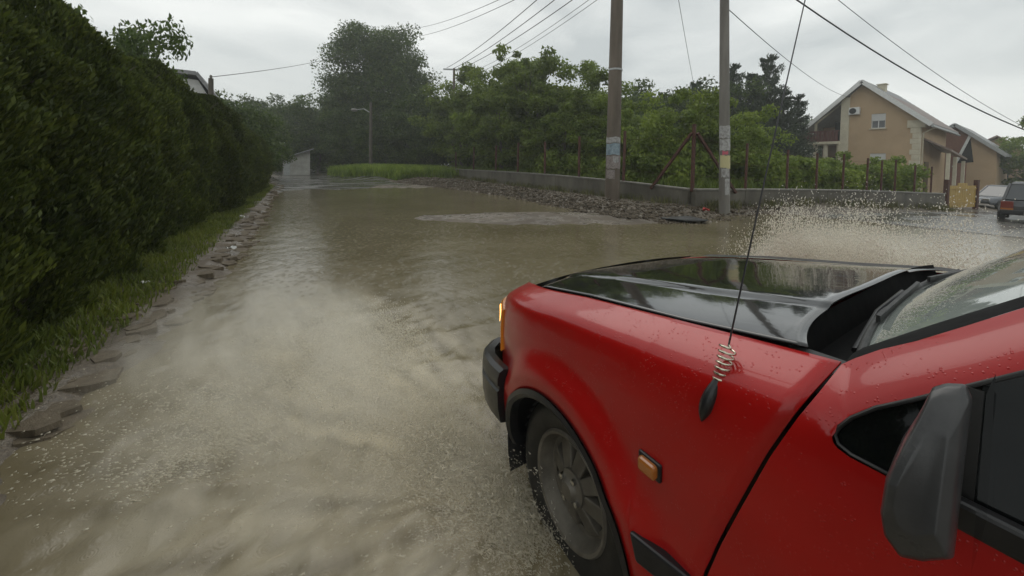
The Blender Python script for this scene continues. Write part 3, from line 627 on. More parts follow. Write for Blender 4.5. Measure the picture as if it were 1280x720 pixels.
def cable(p, q, sag, r, label):
    p, q = Vector(p), Vector(q); pts = []
    for i in range(19):
        f = i/18; c = p.lerp(q, f); c.z -= sag*4*f*(1-f); pts.append(c - p)
    o = link('power_line', MB().tube(pts, r, 6).mesh('power_line', M['wire'], 60), None, tuple(p)); tag(o, label, 'cable', 'overhead lines')
    return o
fp = thing('utility_pole', 'far pole lost among the garden trees where three lines meet', 'utility pole', (12.9, 33.2, gz(12.9,33.2)))
part('shaft', MB().tube([(0,0,-.4),(0,0,5),(0,0,9.4)], [.15,.12,.10], 10), M['pole'], fp, 60)
part('crossarm', MB().beam((-.8,.5,9.3), (.8,-.5,9.3), .1, .12), M['galv'], fp)
ft = Vector((12.9, 33.2, gz(12.9,33.2) + 9.42))
for k, lab in ((-1,'thick power line, lowest of the three from the thick pole'),(0,'thick power line, middle of the three from the thick pole'),(1,'thick power line, highest of the three from the thick pole')):
    cable(top1 + Vector((.65*k, -.39*k, -.12)), ft + Vector((.55*k, -.34*k, 0)), .35, .020, lab)
for k, lab in ((0,'thin wire below the three thick power lines'),(1,'second thin wire running under the thick power lines')):
    cable(top1 + Vector((.10, -.2, -1.0 - .22*k)), ft + Vector((.75, -.55, -.5-.3*k)), .45, .011, lab)
for k, lab in ((0,'long wire crossing the sky beside the tallest tree'),(1,'long wire dipping lower beside the tallest tree')):
    cable(top1 + Vector((-.3, .3, -.05 - .2*k)), (13.0, 46.6, 17.0 - 1.0*k), .55, .016, lab)
hpt = Vector((-1.93, 18.9, gz(-1.95,18.9) + 4.15))
cable(hpt, (6.4, 46.2, 12.9), .25, .013, 'wire from the dark pole top behind the hedge')
for k, lab in ((0,'faint wire low over the road end'),(1,'second faint wire low over the road end')):
    cable((-1.4, 50.2, 5.9-.25*k), (5.6, 50.6, 10.9-.4*k), .3, .014, lab)
cable((-1.5, 56, 5.9), (3.0, 53.5, 5.9), .25, .03, 'sagging cable bundle above the white shed')
cable(top2 + Vector((-.02,.02,-2.2)), (42.1, 12.9, 8.1), .45, .013, 'service wire from the thinner pole to the ochre house')
cable((11.2, 6.3, 7.6), (31.5, .1, 2.6), .75, .026, 'thick sagging cable over the side street')
cable((14.9, 6.0, 8.2), (38, .9, 3.2), .6, .012, 'thin wire above the thick sagging cable')
cable((16.4, 12.6, 11.2), (29.78, 20.3, 8.2), .1, .015, 'steep faint wire coming down to the small pine')

# ------------------------------------------------------------------ houses
M['ochre'] = varied('ochre_render', (.40,.28,.165), (.50,.36,.22), .5, (.7,.9), .15, 60, .004)
M['cream'] = varied('cream_trim', (.50,.45,.33), (.62,.57,.44), 3, (.6,.85), .1, 60, .003)
M['brick'] = varied('brick_red', (.20,.085,.055), (.30,.14,.09), 7, (.7,.9), .2, 60, .004)
M['tile'] = varied('grey_roof_tile', (.16,.16,.165), (.30,.30,.30), 5, (.3,.6), .3, 60, .01)
M['tile_brown'] = varied('brown_roof_tile', (.17,.12,.10), (.28,.21,.18), 5, (.35,.6), .3, 60, .01)
M['maroon'] = varied('maroon_railing', (.075,.022,.018), (.12,.035,.028), 6, (.5,.8), .1, 60, .003)
M['shadowroom'] = plain('shaded_loggia_wall', (.20,.12,.06), .9)  # darker ochre: the shade inside the loggia is put into the colour
M['white'] = varied('white_paint', (.62,.62,.60), (.75,.75,.73), 6, (.4,.7), .05, 60, .002)
M['shutter'] = varied('roller_shutter', (.52,.52,.50), (.64,.64,.62), 3, (.4,.6), .5, 50, .01, stretch=(.01,.01,1))
M['yellow'] = varied('yellow_paint', (.36,.23,.05), (.45,.30,.07), 5, (.4,.7), .1, 60, .003)
HX, HY0, HY1 = 42.2, 8.0, 15.5; HB = gz(42.2, 9) - .3
house = thing('house', 'two storey ochre house with a loggia, columns and an air conditioner', 'house', (HX, 11.8, HB)); ho = (HX, 11.8, HB)
def hpart(nm, mb, mt, par=None, **k): return part(nm, mb, M[mt], par or house, origin=ho, **k)
LY = 12.75      # the loggia takes the corner beyond this
RZ, EZ0, EZ1 = 9.15, 5.65, 5.75; RY = 11.8; HL = 10.0
# gable wall with two window openings, built from slabs round them
ops = [(10.17, 11.15, 5.12, 6.38), (10.04, 11.12, 1.75, 2.95)]
mb = MB(); T = .3
mb.box((HX,HY0,HB),(HX+T,10.0,EZ0)); mb.box((HX,11.2,HB),(HX+T,LY,EZ0))
mb.box((HX,10.0,HB),(HX+T,11.2,1.75)); mb.box((HX,10.0,2.95),(HX+T,11.2,5.12)); mb.box((HX,10.0,6.38),(HX+T,11.2,6.45))
mb.box((HX,10.0,1.75),(HX+T,10.04,2.95)); mb.box((HX,11.12,1.75),(HX+T,11.2,2.95)); mb.box((HX,10.0,5.12),(HX+T,10.17,6.38)); mb.box((HX,11.15,5.12),(HX+T,11.2,6.38))
def roofz(y): return RZ - (RZ-EZ0)*abs(y-RY)/(RY-HY0) if y < RY else RZ - (RZ-EZ1)*(y-RY)/(HY1-RY)
def gable(y0, y1, x0, x1, zb0, zb1): 
    ysx = sorted({y0, y1} | ({RY} if y0 < RY < y1 else set())); poly = [(x0,y0,zb0),(x0,y1,zb1)] + [(x0,yy,roofz(yy)-.06) for yy in reversed(ysx)]
    return MB().prism(poly, (x1-x0,0,0))
mb.v += []; hpart('wall', mb, 'ochre')
hpart('wall', gable(HY0, 10.0, HX, HX+T, EZ0, EZ0), 'ochre'); hpart('wall', gable(11.2, LY, HX, HX+T, EZ0, EZ0), 'ochre'); hpart('wall', gable(10.0, 11.2, HX, HX+T, 6.45, 6.45), 'ochre')
hpart('wall', MB().box((HX+T,HY0,HB),(HX+HL,HY0+T,EZ0-.05)), 'ochre')
hpart('wall', MB().box((HX+2.2,LY-.15,HB),(HX+2.4,HY1,EZ1-.1)), 'shadowroom'); hpart('wall', MB().box((HX+T,LY-.3,HB),(HX+2.2,LY,EZ1+.3)), 'shadowroom')
hpart('wall', MB().box((HX+2.4,HY1-.3,HB),(HX+HL,HY1,EZ1-.1)), 'ochre')
for (a, c, z0, z1) in ops:
    w = hpart('window', MB().box((HX+.10,a,z0),(HX+.16,c,z0+.06)).box((HX+.10,a,z1-.06),(HX+.16,c,z1)).box((HX+.10,a,z0+.06),(HX+.16,a+.06,z1-.06)).box((HX+.10,c-.06,z0+.06),(HX+.16,c,z1-.06)).box((HX+.10,(a+c)/2-.03,z0+.06),(HX+.16,(a+c)/2+.03,z1-.06)), 'white')
    part('pane', MB().box((HX+.122,a+.06,z0+.06),(HX+.135,(a+c)/2-.03,z1-.06)).box((HX+.122,(a+c)/2+.03,z0+.06),(HX+.135,c-.06,z1-.06)), M['winglass'], w, origin=ho)
    part('shutter', MB().box((HX+.05,a,z0+(z1-z0)*.52),(HX+.098,c,z1)), M['shutter'], w, origin=ho)
    part('sill', MB().box((HX-.12,a-.1,z0-.08),(HX-.002,c+.1,z0-.004)), M['cream'], w, origin=ho)
# cream pilaster between gable wall and loggia, corner quoins
hpart('pilaster', MB().box((HX-.10,LY-.02,HB),(HX+.32,LY+.62,8.05)), 'cream')
for i in range(13):
    z = HB + .1 + i*.44
    if z < 5.3: hpart('quoin', MB().box((HX-.05,HY0-.05,z),(HX+.45,HY0+.55 - .14*(i%2),z+.41)), 'cream')
hpart('corner_bracket', MB().box((HX-.1,HY0-.35,5.02),(HX+.4,HY0+.75,5.62)), 'cream')
# loggia: slab, railing, ground-floor columns, arch edge
hpart('balcony_slab', MB().box((HX-.4,LY+.62,3.86),(HX+2.2,HY1+.35,4.10)), 'cream')
for y in (13.45,14.5,15.35): hpart('column', MB().tube([(HX+.05,y,HB),(HX+.05,y,HB+.25),(HX+.05,y,3.7),(HX+.05,y,3.86)], [.26,.21,.19,.25], 14), 'cream', smooth=40)
rl = hpart('railing', MB().box((HX-.34,LY+.63,5.02),(HX-.24,HY1+.3,5.12)).box((HX-.34,LY+.63,4.10),(HX-.24,HY1+.3,4.2)), 'maroon')
for i in range(12):
    y = LY+.72+i*.255; part('slat', MB().box((HX-.32,y,4.2),(HX-.26,y+.21,5.02)), M['maroon'], rl, origin=ho)
hpart('loggia_door', MB().box((HX+2.14,13.4,4.12),(HX+2.19,14.5,6.1)), 'winglass'); hpart('loggia_window', MB().box((HX+2.14,13.6,1.2),(HX+2.19,14.6,2.7)), 'winglass')
hpart('balcony_post', MB().box((HX+.02,HY1-.18,4.1),(HX+.2,HY1,5.9)), 'cream')
mb = MB(); P0 = [(HX+.0,LY+.62,7.55),(HX,13.7,7.35),(HX,14.6,6.6),(HX,15.5,6.0)]; P1_ = [(HX,LY+.62,roofz(LY+.62)-.07),(HX,13.7,roofz(13.7)-.07),(HX,14.6,roofz(14.6)-.07),(HX,15.5,roofz(15.5)-.04)]
mb.prism(P0 + P1_[::-1], (.22,0,0)); hpart('loggia_fascia', mb, 'cream')
# roof: two slopes with eaves, barge boards and tile courses
rf = hpart('roof', MB().add([(HX-.55,HY0-.75,roofz(HY0)-.60),(HX+HL+.5,HY0-.75,roofz(HY0)-.60),(HX+HL+.5,RY,RZ+.02),(HX-.55,RY,RZ+.02),(HX-.55,HY0-.75,roofz(HY0)-.40),(HX+HL+.5,HY0-.75,roofz(HY0)-.40),(HX+HL+.5,RY,RZ+.24),(HX-.55,RY,RZ+.24)],[(0,3,2,1),(4,5,6,7),(0,1,5,4),(1,2,6,5),(2,3,7,6),(3,0,4,7)])
     .add([(HX-.55,HY1+.75,roofz(HY1)-.60),(HX+HL+.5,HY1+.75,roofz(HY1)-.60),(HX+HL+.5,RY+.004,RZ+.02),(HX-.55,RY+.004,RZ+.02),(HX-.55,HY1+.75,roofz(HY1)-.40),(HX+HL+.5,HY1+.75,roofz(HY1)-.40),(HX+HL+.5,RY+.004,RZ+.24),(HX-.55,RY+.004,RZ+.24)],[(0,1,2,3),(4,7,6,5),(0,4,5,1),(1,5,6,2),(2,6,7,3),(3,7,4,0)]), 'tile')
for k in range(13):
    f0 = k/13; f1 = (k+1)/13 + .02; ya, yb = HY0-.75 + (RY-HY0+.75)*f0, HY0-.75 + (RY-HY0+.75)*f1; za, zb = roofz(HY0)-.40 + (RZ+.64-roofz(HY0))*f0, roofz(HY0)-.40 + (RZ+.64-roofz(HY0))*f1
    part('tile_course', MB().add([(HX-.5,ya,za+.05),(HX+HL+.45,ya,za+.05),(HX+HL+.45,yb,zb+.012),(HX-.5,yb,zb+.012),(HX-.5,ya,za-.01),(HX+HL+.45,ya,za-.01)],[(0,1,2,3),(4,5,1,0)]), M['tile_brown' if k < 9 else 'tile'], rf, origin=ho)
for sgn in (0, 1):
    ye = HY0-.78 if sgn == 0 else HY1+.78; ze = roofz(HY0 if sgn == 0 else HY1)-.52
    part('barge_board', MB().beam((HX-.60,ye,ze+.02), (HX-.60,RY,RZ+.1), .08, .34, (0,0,1)), M['white'], rf, origin=ho)
part('chimney', MB().box((HX+2.6,10.95,8.2),(HX+3.2,11.5,9.30)).box((HX+2.52,10.87,9.31),(HX+3.28,11.58,9.39)), M['cream'], rf, origin=ho)
hpart('gutter', MB().tube([(HX-.5,HY0-.82,5.02),(HX+HL+.4,HY0-.82,4.98)], .09, 8), 'galv', smooth=60)
hpart('downpipe', MB().tube([(HX+.6,HY0-.8,5.0),(HX+.6,HY0-.12,4.6),(HX+.6,HY0-.10,HB)], .06, 8), 'cream', smooth=60)
ac = hpart('air_conditioner', MB().box((HX-.42,11.92,6.42),(HX-.06,12.70,7.06)), 'white', bevel=.03)
part('fan_grille', MB().lathe([(0,.26),(-.03,.25),(-.03,.04),(-.045,.0)], (HX-.421,12.40,6.74), 'X', 20), M['black_plastic'], ac, origin=ho)
# porch on the street side
pr = hpart('porch_roof', MB().add([(HX+1.2,HY0-1.7,3.1),(HX+8.2,HY0-1.7,2.6),(HX+8.2,HY0+.0,3.35),(HX+1.2,HY0,4.15),(HX+1.2,HY0-1.7,3.25),(HX+8.2,HY0-1.7,2.75),(HX+8.2,HY0,3.5),(HX+1.2,HY0,4.3)],[(0,3,2,1),(4,5,6,7),(0,1,5,4),(1,2,6,5),(2,3,7,6),(3,0,4,7)]), 'tile_brown')
for x in (1.4,4.2,7.9): hpart('porch_post', MB().box((HX+x,HY0-1.6,HB),(HX+x+.22,HY0-1.38,3.05-.07*x)), 'cream')
hpart('porch_door', MB().box((HX+2.0,HY0-.05,HB),(HX+3.4,HY0-.004,2.3)), 'darkglass')

GXH, GB = 55.0, gz(55, 7) - .4
h2 = thing('house', 'small gabled house of red brick and ochre with a white raking board', 'house', (GXH, 7.8, GB)); h2o = (GXH, 7.8, GB)
part('wall', MB().prism([(GXH,11.0,GB),(GXH,11.0,3.5),(GXH,7.8,6.0),(GXH,6.9,5.35),(GXH,6.9,GB)], (.3,0,0)), M['brick'], h2, origin=h2o)
part('wall', MB().prism([(GXH+.01,6.9,GB),(GXH+.01,6.9,5.3),(GXH+.01,5.0,3.6),(GXH+.01,5.0,GB)], (.3,0,0)), M['ochre'], h2, origin=h2o)
part('wall', MB().box((GXH+.31,5.0,GB),(GXH+9,5.3,3.5)), M['ochre'], h2, origin=h2o)
for (ya, yb, za, zb) in ((4.3,7.8,3.0,6.15),(11.5,7.804,3.2,6.15)):
    r_ = part('roof', MB().add([(GXH-.5,ya,za),(GXH+9.4,ya,za),(GXH+9.4,yb,zb),(GXH-.5,yb,zb),(GXH-.5,ya,za+.2),(GXH+9.4,ya,za+.2),(GXH+9.4,yb,zb+.2),(GXH-.5,yb,zb+.2)],[(0,3,2,1),(4,5,6,7),(0,1,5,4),(1,2,6,5),(2,3,7,6),(3,0,4,7)]), M['tile'], h2, origin=h2o)
    part('barge_board', MB().beam((GXH-.53,ya,za+.06),(GXH-.53,yb,zb+.06), .06, .3), M['galv'], r_, origin=h2o)
part('raking_board', MB().beam((GXH-.3,7.75,2.0),(GXH-.3,6.7,5.2), .12, .2), M['white'], h2, origin=h2o)
part('painted_recess', MB().prism([(GXH-.03,7.6,2.4),(GXH-.03,6.75,4.9),(GXH-.03,6.45,2.5)], (.02,0,0)), M['darkglass'], h2, origin=h2o)  # flat dark sheet in front of the wall stands in for a shaded hollow
h3x, h3b = 68.0, gz(60, 5) - .4
h3 = thing('house', 'farther ochre house showing only its roof edge past the small gable', 'house', (h3x, 5.6, h3b)); h3o = (h3x, 5.6, h3b)
part('wall', MB().prism([(h3x,9,h3b),(h3x,9,4.0),(h3x,6.2,5.6),(h3x,3.9,3.8),(h3x,3.9,h3b)], (8,0,0)), M['ochre'], h3, origin=h3o)
for (ya, za) in ((3.3,3.4),(9.6,3.6)):
    part('roof', MB().add([(h3x-.6,ya,za),(h3x+8.6,ya,za),(h3x+8.6,6.2,5.7),(h3x-.6,6.2,5.7),(h3x-.6,ya,za+.2),(h3x+8.6,ya,za+.2),(h3x+8.6,6.2,5.9),(h3x-.6,6.2,5.9)],[(0,3,2,1),(4,5,6,7),(0,1,5,4),(1,2,6,5),(2,3,7,6),(3,0,4,7)]), M['tile_brown'], h3, origin=h3o)
part('window', MB().box((h3x-.04,5.2,.6),(h3x-.004,6.2,1.9)), M['winglass'], h3, origin=h3o)
# yellow gate at the end of the wall
gzb = gz(27.3, 3.6)
gate = thing('yard_gate', 'faded yellow boarded gate where the wall ends', 'gate', (25.2, 3.75, gzb), math.atan2(-.62, 2.6))
for i in range(12): part('board', MB().box((.12+i*.215,-.015,.08),(.12+i*.215+.195,.015,1.12 + (.12 if 3 < i < 8 else 0))), M['yellow'], gate)
for x in (0, 2.72): part('gate_post', MB().box((x-.08,-.08,-.4),(x+.08,.08,1.4)), M['rust'], gate)
for z in (.3,.95): part('rail', MB().box((.1,-.045,z),(2.62,-.017,z+.06)), M['yellow'], gate)
M['shedwall'] = varied('grubby_whitewash', (.26,.25,.22), (.40,.39,.36), 2, (.7,.9), .15, 40, .004)
# white shed and gatehouse at the far end of the road
sz = gz(.9, 40)
shed = thing('shed', 'small white shed with a lean-to roof at the far end of the road', 'shed', (.55, 40.2, sz))
part('wall', MB().prism([(-.05,0,-.3),(1.9,0,-.3),(1.9,0,2.15),(-.05,0,1.35)], (0,2.2,0)), M['shedwall'], shed)
part('roof', MB().add([(-.5,-.35,1.22),(2.15,-.35,2.28),(2.15,2.5,2.28),(-.5,2.5,1.22),(-.5,-.35,1.32),(2.15,-.35,2.38),(2.15,2.5,2.38),(-.5,2.5,1.32)],[(0,3,2,1),(4,5,6,7),(0,1,5,4),(1,2,6,5),(2,3,7,6),(3,0,4,7)]), M['tile'], shed)
part('door', MB().box((-.02,-.03,-.1),(.42,-.004,1.15)), M['galv'], shed)
# house roof peeping over the hedge
rx, ry = -3.4, 23.0
h4 = thing('house', 'grey roofed house peeping over the hedge beside the dark pole top', 'house', (rx, ry, .2))
part('wall', MB().prism([(-1.6,0,0),(1.15,0,0),(1.15,0,3.5),(.62,0,4.55),(-1.6,0,4.6)], (0,6,0)), M['white'], h4)
part('roof', MB().add([(1.55,-.4,3.2),(1.55,6.4,3.2),(.6,6.4,4.7),(.6,-.4,4.7),(1.65,-.4,3.28),(1.65,6.4,3.28),(.65,6.4,4.86),(.65,-.4,4.86)],[(0,3,2,1),(4,5,6,7),(0,1,5,4),(1,2,6,5),(2,3,7,6),(3,0,4,7)]).box((-1.8,-.4,4.7),(.6,6.4,4.86)), M['tile'], h4)
# small roofed building seen behind the thick pole
h5 = thing('house', 'distant grey house hidden behind the thick pole', 'house', (40.5, 41.5, 0))
part('wall', MB().box((-5,-3,-.3),(5,3,7.4)), M['galv'], h5); part('roof', MB().prism([(-5.5,-3.5,7.41),(-5.5,3.5,7.41),(-5.5,0,9.6)], (11,0,0)), M['tile'], h5); part('window', MB().box((-5.03,-1,4),(-5.004,.5,5.4)), M['winglass'], h5)

# ------------------------------------------------------------------ parked cars
def small_car(label, x, y, rz, paint, sc, kind):
    """nose along local +Y; body by stations"""
    o = thing('parked_car', label, 'car', (x, y, gz(x, y) + .01), rz, 'cars parked in the side street'); o.scale = (sc,)*3
    w = .80; hb = .86 if kind == 'hatch' else .78
    st = [(-1.95,.42,.62),(-1.88,.30,hb-.05),(-1.2,.24,hb+.02),(.55,.24,hb),(1.55,.26,hb-.12),(1.88,.30,hb-.24),(1.95,.38,.52)]
    P = []
    for (yy, zb, zt) in st:
        k = .90 if abs(yy) > 1.9 else .97 if abs(yy) > 1.8 else 1
        P.append([(-w*k+.06,yy,zb),(-w*k,yy,zb+.1),(-w*k,yy,(zb+zt)/2),(-w*k+.02,yy,zt-.08),(-w*k+.12,yy,zt),(w*k-.12,yy,zt),(w*k-.02,yy,zt-.08),(w*k,yy,(zb+zt)/2),(w*k,yy,zb+.1),(w*k-.06,yy,zb)])
    mb = MB().grid(P); mb.add(P[0], [tuple(range(10))]); mb.add(P[-1], [tuple(range(10))[::-1]])
    part('body', mb, paint, o, 40)
    yr0, yr1 = (-1.86,-1.55) if kind == 'hatch' else (-1.25,-.75); yf0, yf1 = .78, .12
    Q = [[(-.70,yr0,hb-.02),(.70,yr0,hb-.02)],[(-.58,yr1,1.36),(.58,yr1,1.36)],[(-.58,yf1,1.38),(.58,yf1,1.38)],[(-.70,yf0,hb-.02),(.70,yf0,hb-.02)]]
    rfm = MB().add([(-.60,yr1-.03,1.345),(.60,yr1-.03,1.345),(.60,yf1+.03,1.365),(-.60,yf1+.03,1.365),(-.52,yr1+.08,1.42),(.52,yr1+.08,1.42),(.52,yf1-.08,1.43),(-.52,yf1-.08,1.43)],[(4,5,6,7),(0,1,5,4),(1,2,6,5),(2,3,7,6),(3,0,4,7)])
    part('roof', rfm, paint, o, 40)
    part('rear_window', MB().add([Q[0][0],Q[0][1],Q[1][1],Q[1][0]],[(0,1,2,3)]), M['winglass'], o)
    part('windscreen', MB().add([Q[3][0],Q[3][1],Q[2][1],Q[2][0]],[(0,1,2,3)]), M['winglass'], o)
    for s_ in (0, 1): part('side_window', MB().add([Q[0][s_],Q[1][s_],Q[2][s_],Q[3][s_]],[(0,1,2,3)]), M['darkglass'], o)
    for s_ in (-1, 1):
        for (a, c) in ((yr0, yr1),(yf0, yf1)): part('pillar', MB().beam((s_*.70,a,hb-.03),(s_*.585,c,1.37),.07,.06), paint, o)
        part('taillight', MB().box((s_*.62-.14,-1.965,.56),(s_*.62+.14,-1.90,.78)), M['redlens'], o, bevel=.01)
        part('indicator', MB().box((s_*.62-.14,-1.967,.47),(s_*.62+.14,-1.90,.555)), M['amber_dull'], o)
        part('headlight', MB().box((s_*.56-.17,1.86,.52),(s_*.56+.17,1.965,.66)), M['chrome'], o, bevel=.02)
        for yy in (-1.25, 1.22):
            wv_ = part('wheel', MB().lathe([(-.085,.17),(-.085,.26),(-.06,.285),(.06,.285),(.085,.26),(.085,.17)], (s_*.76,yy,.285), 'X', 20), M['rubber'], o, 50)
            part('rim', MB().lathe([(0,.175),(-.03*s_,.16),(-.01*s_,.05),(-.03*s_,.0)], (s_*.76+s_*.086,yy,.285), 'X', 16), M['rim'], wv_)
    part('bumper', MB().box((-.78,-2.03,.34),(.78,-1.93,.50)), M['black_plastic'], o, bevel=.03); part('bumper', MB().box((-.78,1.93,.34),(.78,2.03,.50)), M['black_plastic'], o, bevel=.03)
    part('number_plate', MB().box((-.25,-2.045,.36),(.25,-2.032,.47)), M['white'], o); part('number_plate', MB().box((-.25,2.032,.36),(.25,2.045,.47)), M['white'], o)
    return o
M['paint_dark'] = varied('dark_car_paint', (.035,.035,.038), (.06,.06,.065), 3, (.15,.3), .05, 60, .002, coat=.6)
M['paint_navy'] = varied('navy_car_paint', (.02,.024,.035), (.035,.04,.055), 3, (.15,.3), .05, 60, .002, coat=.6)
M['paint_grey'] = varied('grey_car_paint', (.25,.26,.27), (.34,.35,.36), 3, (.2,.35), .05, 60, .002, coat=.6)
small_car('dark hatchback seen from behind, cut by the picture edge', 18.7, .82, rad(-88), M['paint_dark'], .86, 'hatch')
small_car('dark saloon facing the camera beyond the yellow gate', 33.0, 2.75, rad(62), M['paint_navy'], .92, 'saloon')
small_car('grey car half hidden behind the dark hatchback', 46.0, 2.0, rad(-80), M['paint_grey'], .92, 'hatch')

# ------------------------------------------------------------------ the red car, built about its own centre
CB = (1.54, -.45, -.06)
car = thing('car', 'red car with a black hood ploughing through the flood water', 'car', CB)
def cpart(nm, mb, mt, par=None, **k): return part(nm, mb, M[mt] if isinstance(mt, str) else mt, par or car, origin=CB, **k)
YW, ZW, RA = .97, .215, .335
PZ = [.08,.20,.34,.44,.455,.50,.62,.74,.82,.862,.882,.900,.918,.937]; PX = [.80,.772,.752,.740,.746,.744,.739,.742,.750,.758,.770,.794,.830,.874]
def ztop(y): return np.interp(y, [-9,.26,.62,1.0,1.38,1.50,1.60], [.937,.937,.893,.845,.782,.752,.705])
def side_x(y, z, flare=True):
    top = float(ztop(y)); zz = z if z < .5 else .5 + (z-.5)*(.437/(top-.5)); x = float(np.interp(zz, PZ, PX))
    if y > 1.12: x += .145*((y-1.12)/.48)**2.2
    if y < -2.3: x += .12*((-2.3-y)/.8)**2
    if flare:
        d = math.hypot(y-YW, z-ZW); x -= .032*float(sm((.475-d)/.10))*float(sm((z-.12)/.15))
    return x
def mirx(x): return 2*1.54 - x
def gap_y(z): return float(np.interp(z, [.05,.42,.52,.77,.92,.95], [.47,.445,.415,.325,.262,.25]))
def zlow(y):
    d = abs(y-YW)
    if d < RA: return ZW + math.sqrt(RA*RA - d*d)
    return .13 if y < YW else .30
def panel(cols, yfun, zl, zt, rows=26, side=1, xf=side_x):
    P = []
    for c in cols:
        a, b_ = zl(c), zt(c); col = []
        for k in range(rows):
            z = b_ - (b_-a)*(k/(rows-1))**1.5; y = yfun(c, z); x = xf(y, z); col.append((x, y, z) if side > 0 else (mirx(x), y, z - .034*float(sm((z-.5)/.3))))
        P.append(col)
    return MB().grid(P)
fcols = list(np.linspace(.26,.63,12)) + [YW - RA*math.cos(t_) for t_ in np.linspace(.03, math.pi-.03, 34)] + list(np.linspace(1.312,1.555,12))
def fy(c, z): 
    w_ = 1 - float(sm((c-.30)/.30)); return c + (gap_y(z)+.003 - .26)*w_ + ((c-1.38)*((1.555 - .078*float(sm((z-.468)/.008)) + .095*float(sm((z-.664)/.008)) - 1.38)/.175 - 1) if c > 1.38 else 0)
def thick(o, t_=.004, off=-1): s_ = o.modifiers.new('thick', 'SOLIDIFY'); s_.thickness = t_; s_.offset = 0; return o
for sd_ in (1, -1): thick(cpart('fender', panel(fcols, fy, zlow, lambda c: float(ztop(c)), 30, sd_), 'red', smooth=50))
# door skin below the windows; its top edge rises to the foot of the windscreen pillar
def door_top(c): return .78
dcols = list(np.linspace(-.86,.10,14)) + list(np.linspace(.12,.262,14))
def dy(c, z): 
    w_ = float(sm((c+.25)/.45)); return c + (gap_y(z)-.004 - .262)*w_
door = {}
for sd_ in (1, -1): door[sd_] = cpart('door', panel(dcols, dy, lambda c: .13, door_top, 26, sd_, lambda y, z: side_x(min(y,.2), z)), 'red', smooth=50)
for sd_ in (1, -1):
    thick(cpart('rear_quarter', panel(list(np.linspace(-2.75,-.868,24)), lambda c, z: c, lambda c: (.215+math.sqrt(max(0,.335**2-(c+1.48)**2)) if abs(c+1.48) < .335 else .16), lambda c: .838, 22, sd_, lambda y, z: side_x(y, z, False)), 'red', smooth=50))
# body swage: a shallow rib along the lower side
for sd_ in (1,):
    P = []
    for c in np.linspace(.46, .64, 6):
        P.append([(side_x(c, z) - .004 - .012*math.exp(-((z-zc_)/.012)**2), c, z) for z, zc_ in ((.50,.47),(.485,.47),(.47,.47),(.455,.47),(.44,.47))])
rub = MB().prism([(side_x(.62,.40)-.012,.625,.400),(side_x(.60,.36)-.02,.600,.345),(side_x(.47,.36)-.02,.462,.345),(side_x(.47,.40)-.012,.462,.400)], (.03,0,0))
cpart('rub_strip', rub, 'black_plastic', bevel=.006)
cpart('rub_strip', MB().box((.722,-.84,.345),(.75,.435,.400)), 'black_plastic', door[1], bevel=.006)
# black lip following the wheel arch, and the liner inside
for sd_ in (1, -1):
    P = []
    for t_ in np.linspace(-.08, math.pi+.08, 40):
        ring = []
        for (dr, dx) in ((.004,-.010),(-.012,-.014),(-.026,-.006),(-.026,.03),(.0,.03)):
            yy, zz = YW - (RA+dr)*math.cos(t_), ZW + (RA+dr)*math.sin(t_); xx = side_x(YW - RA*math.cos(t_), ZW + RA*math.sin(t_)) + dx
            ring.append((xx if sd_ > 0 else mirx(xx), yy, zz))
        P.append(ring)
    cpart('arch_trim', MB().grid(P), 'black_plastic', smooth=40)
    P = [[((.755 if sd_ > 0 else mirx(.755)) + sd_*dx, YW - (RA+.015)*math.cos(t_), ZW + (RA+.015)*math.sin(t_)) for dx in (0,.12,.26)] for t_ in np.linspace(-.4, math.pi+.4, 24)]
    cpart('arch_liner', MB().grid(P), 'black_plastic', smooth=40)
    xi = .755+.26 if sd_ > 0 else mirx(.755+.26); cpart('inner_wing', MB().box((xi,YW-.42,-.02),(xi+sd_*.01,YW+.42,.60)), 'black_plastic')
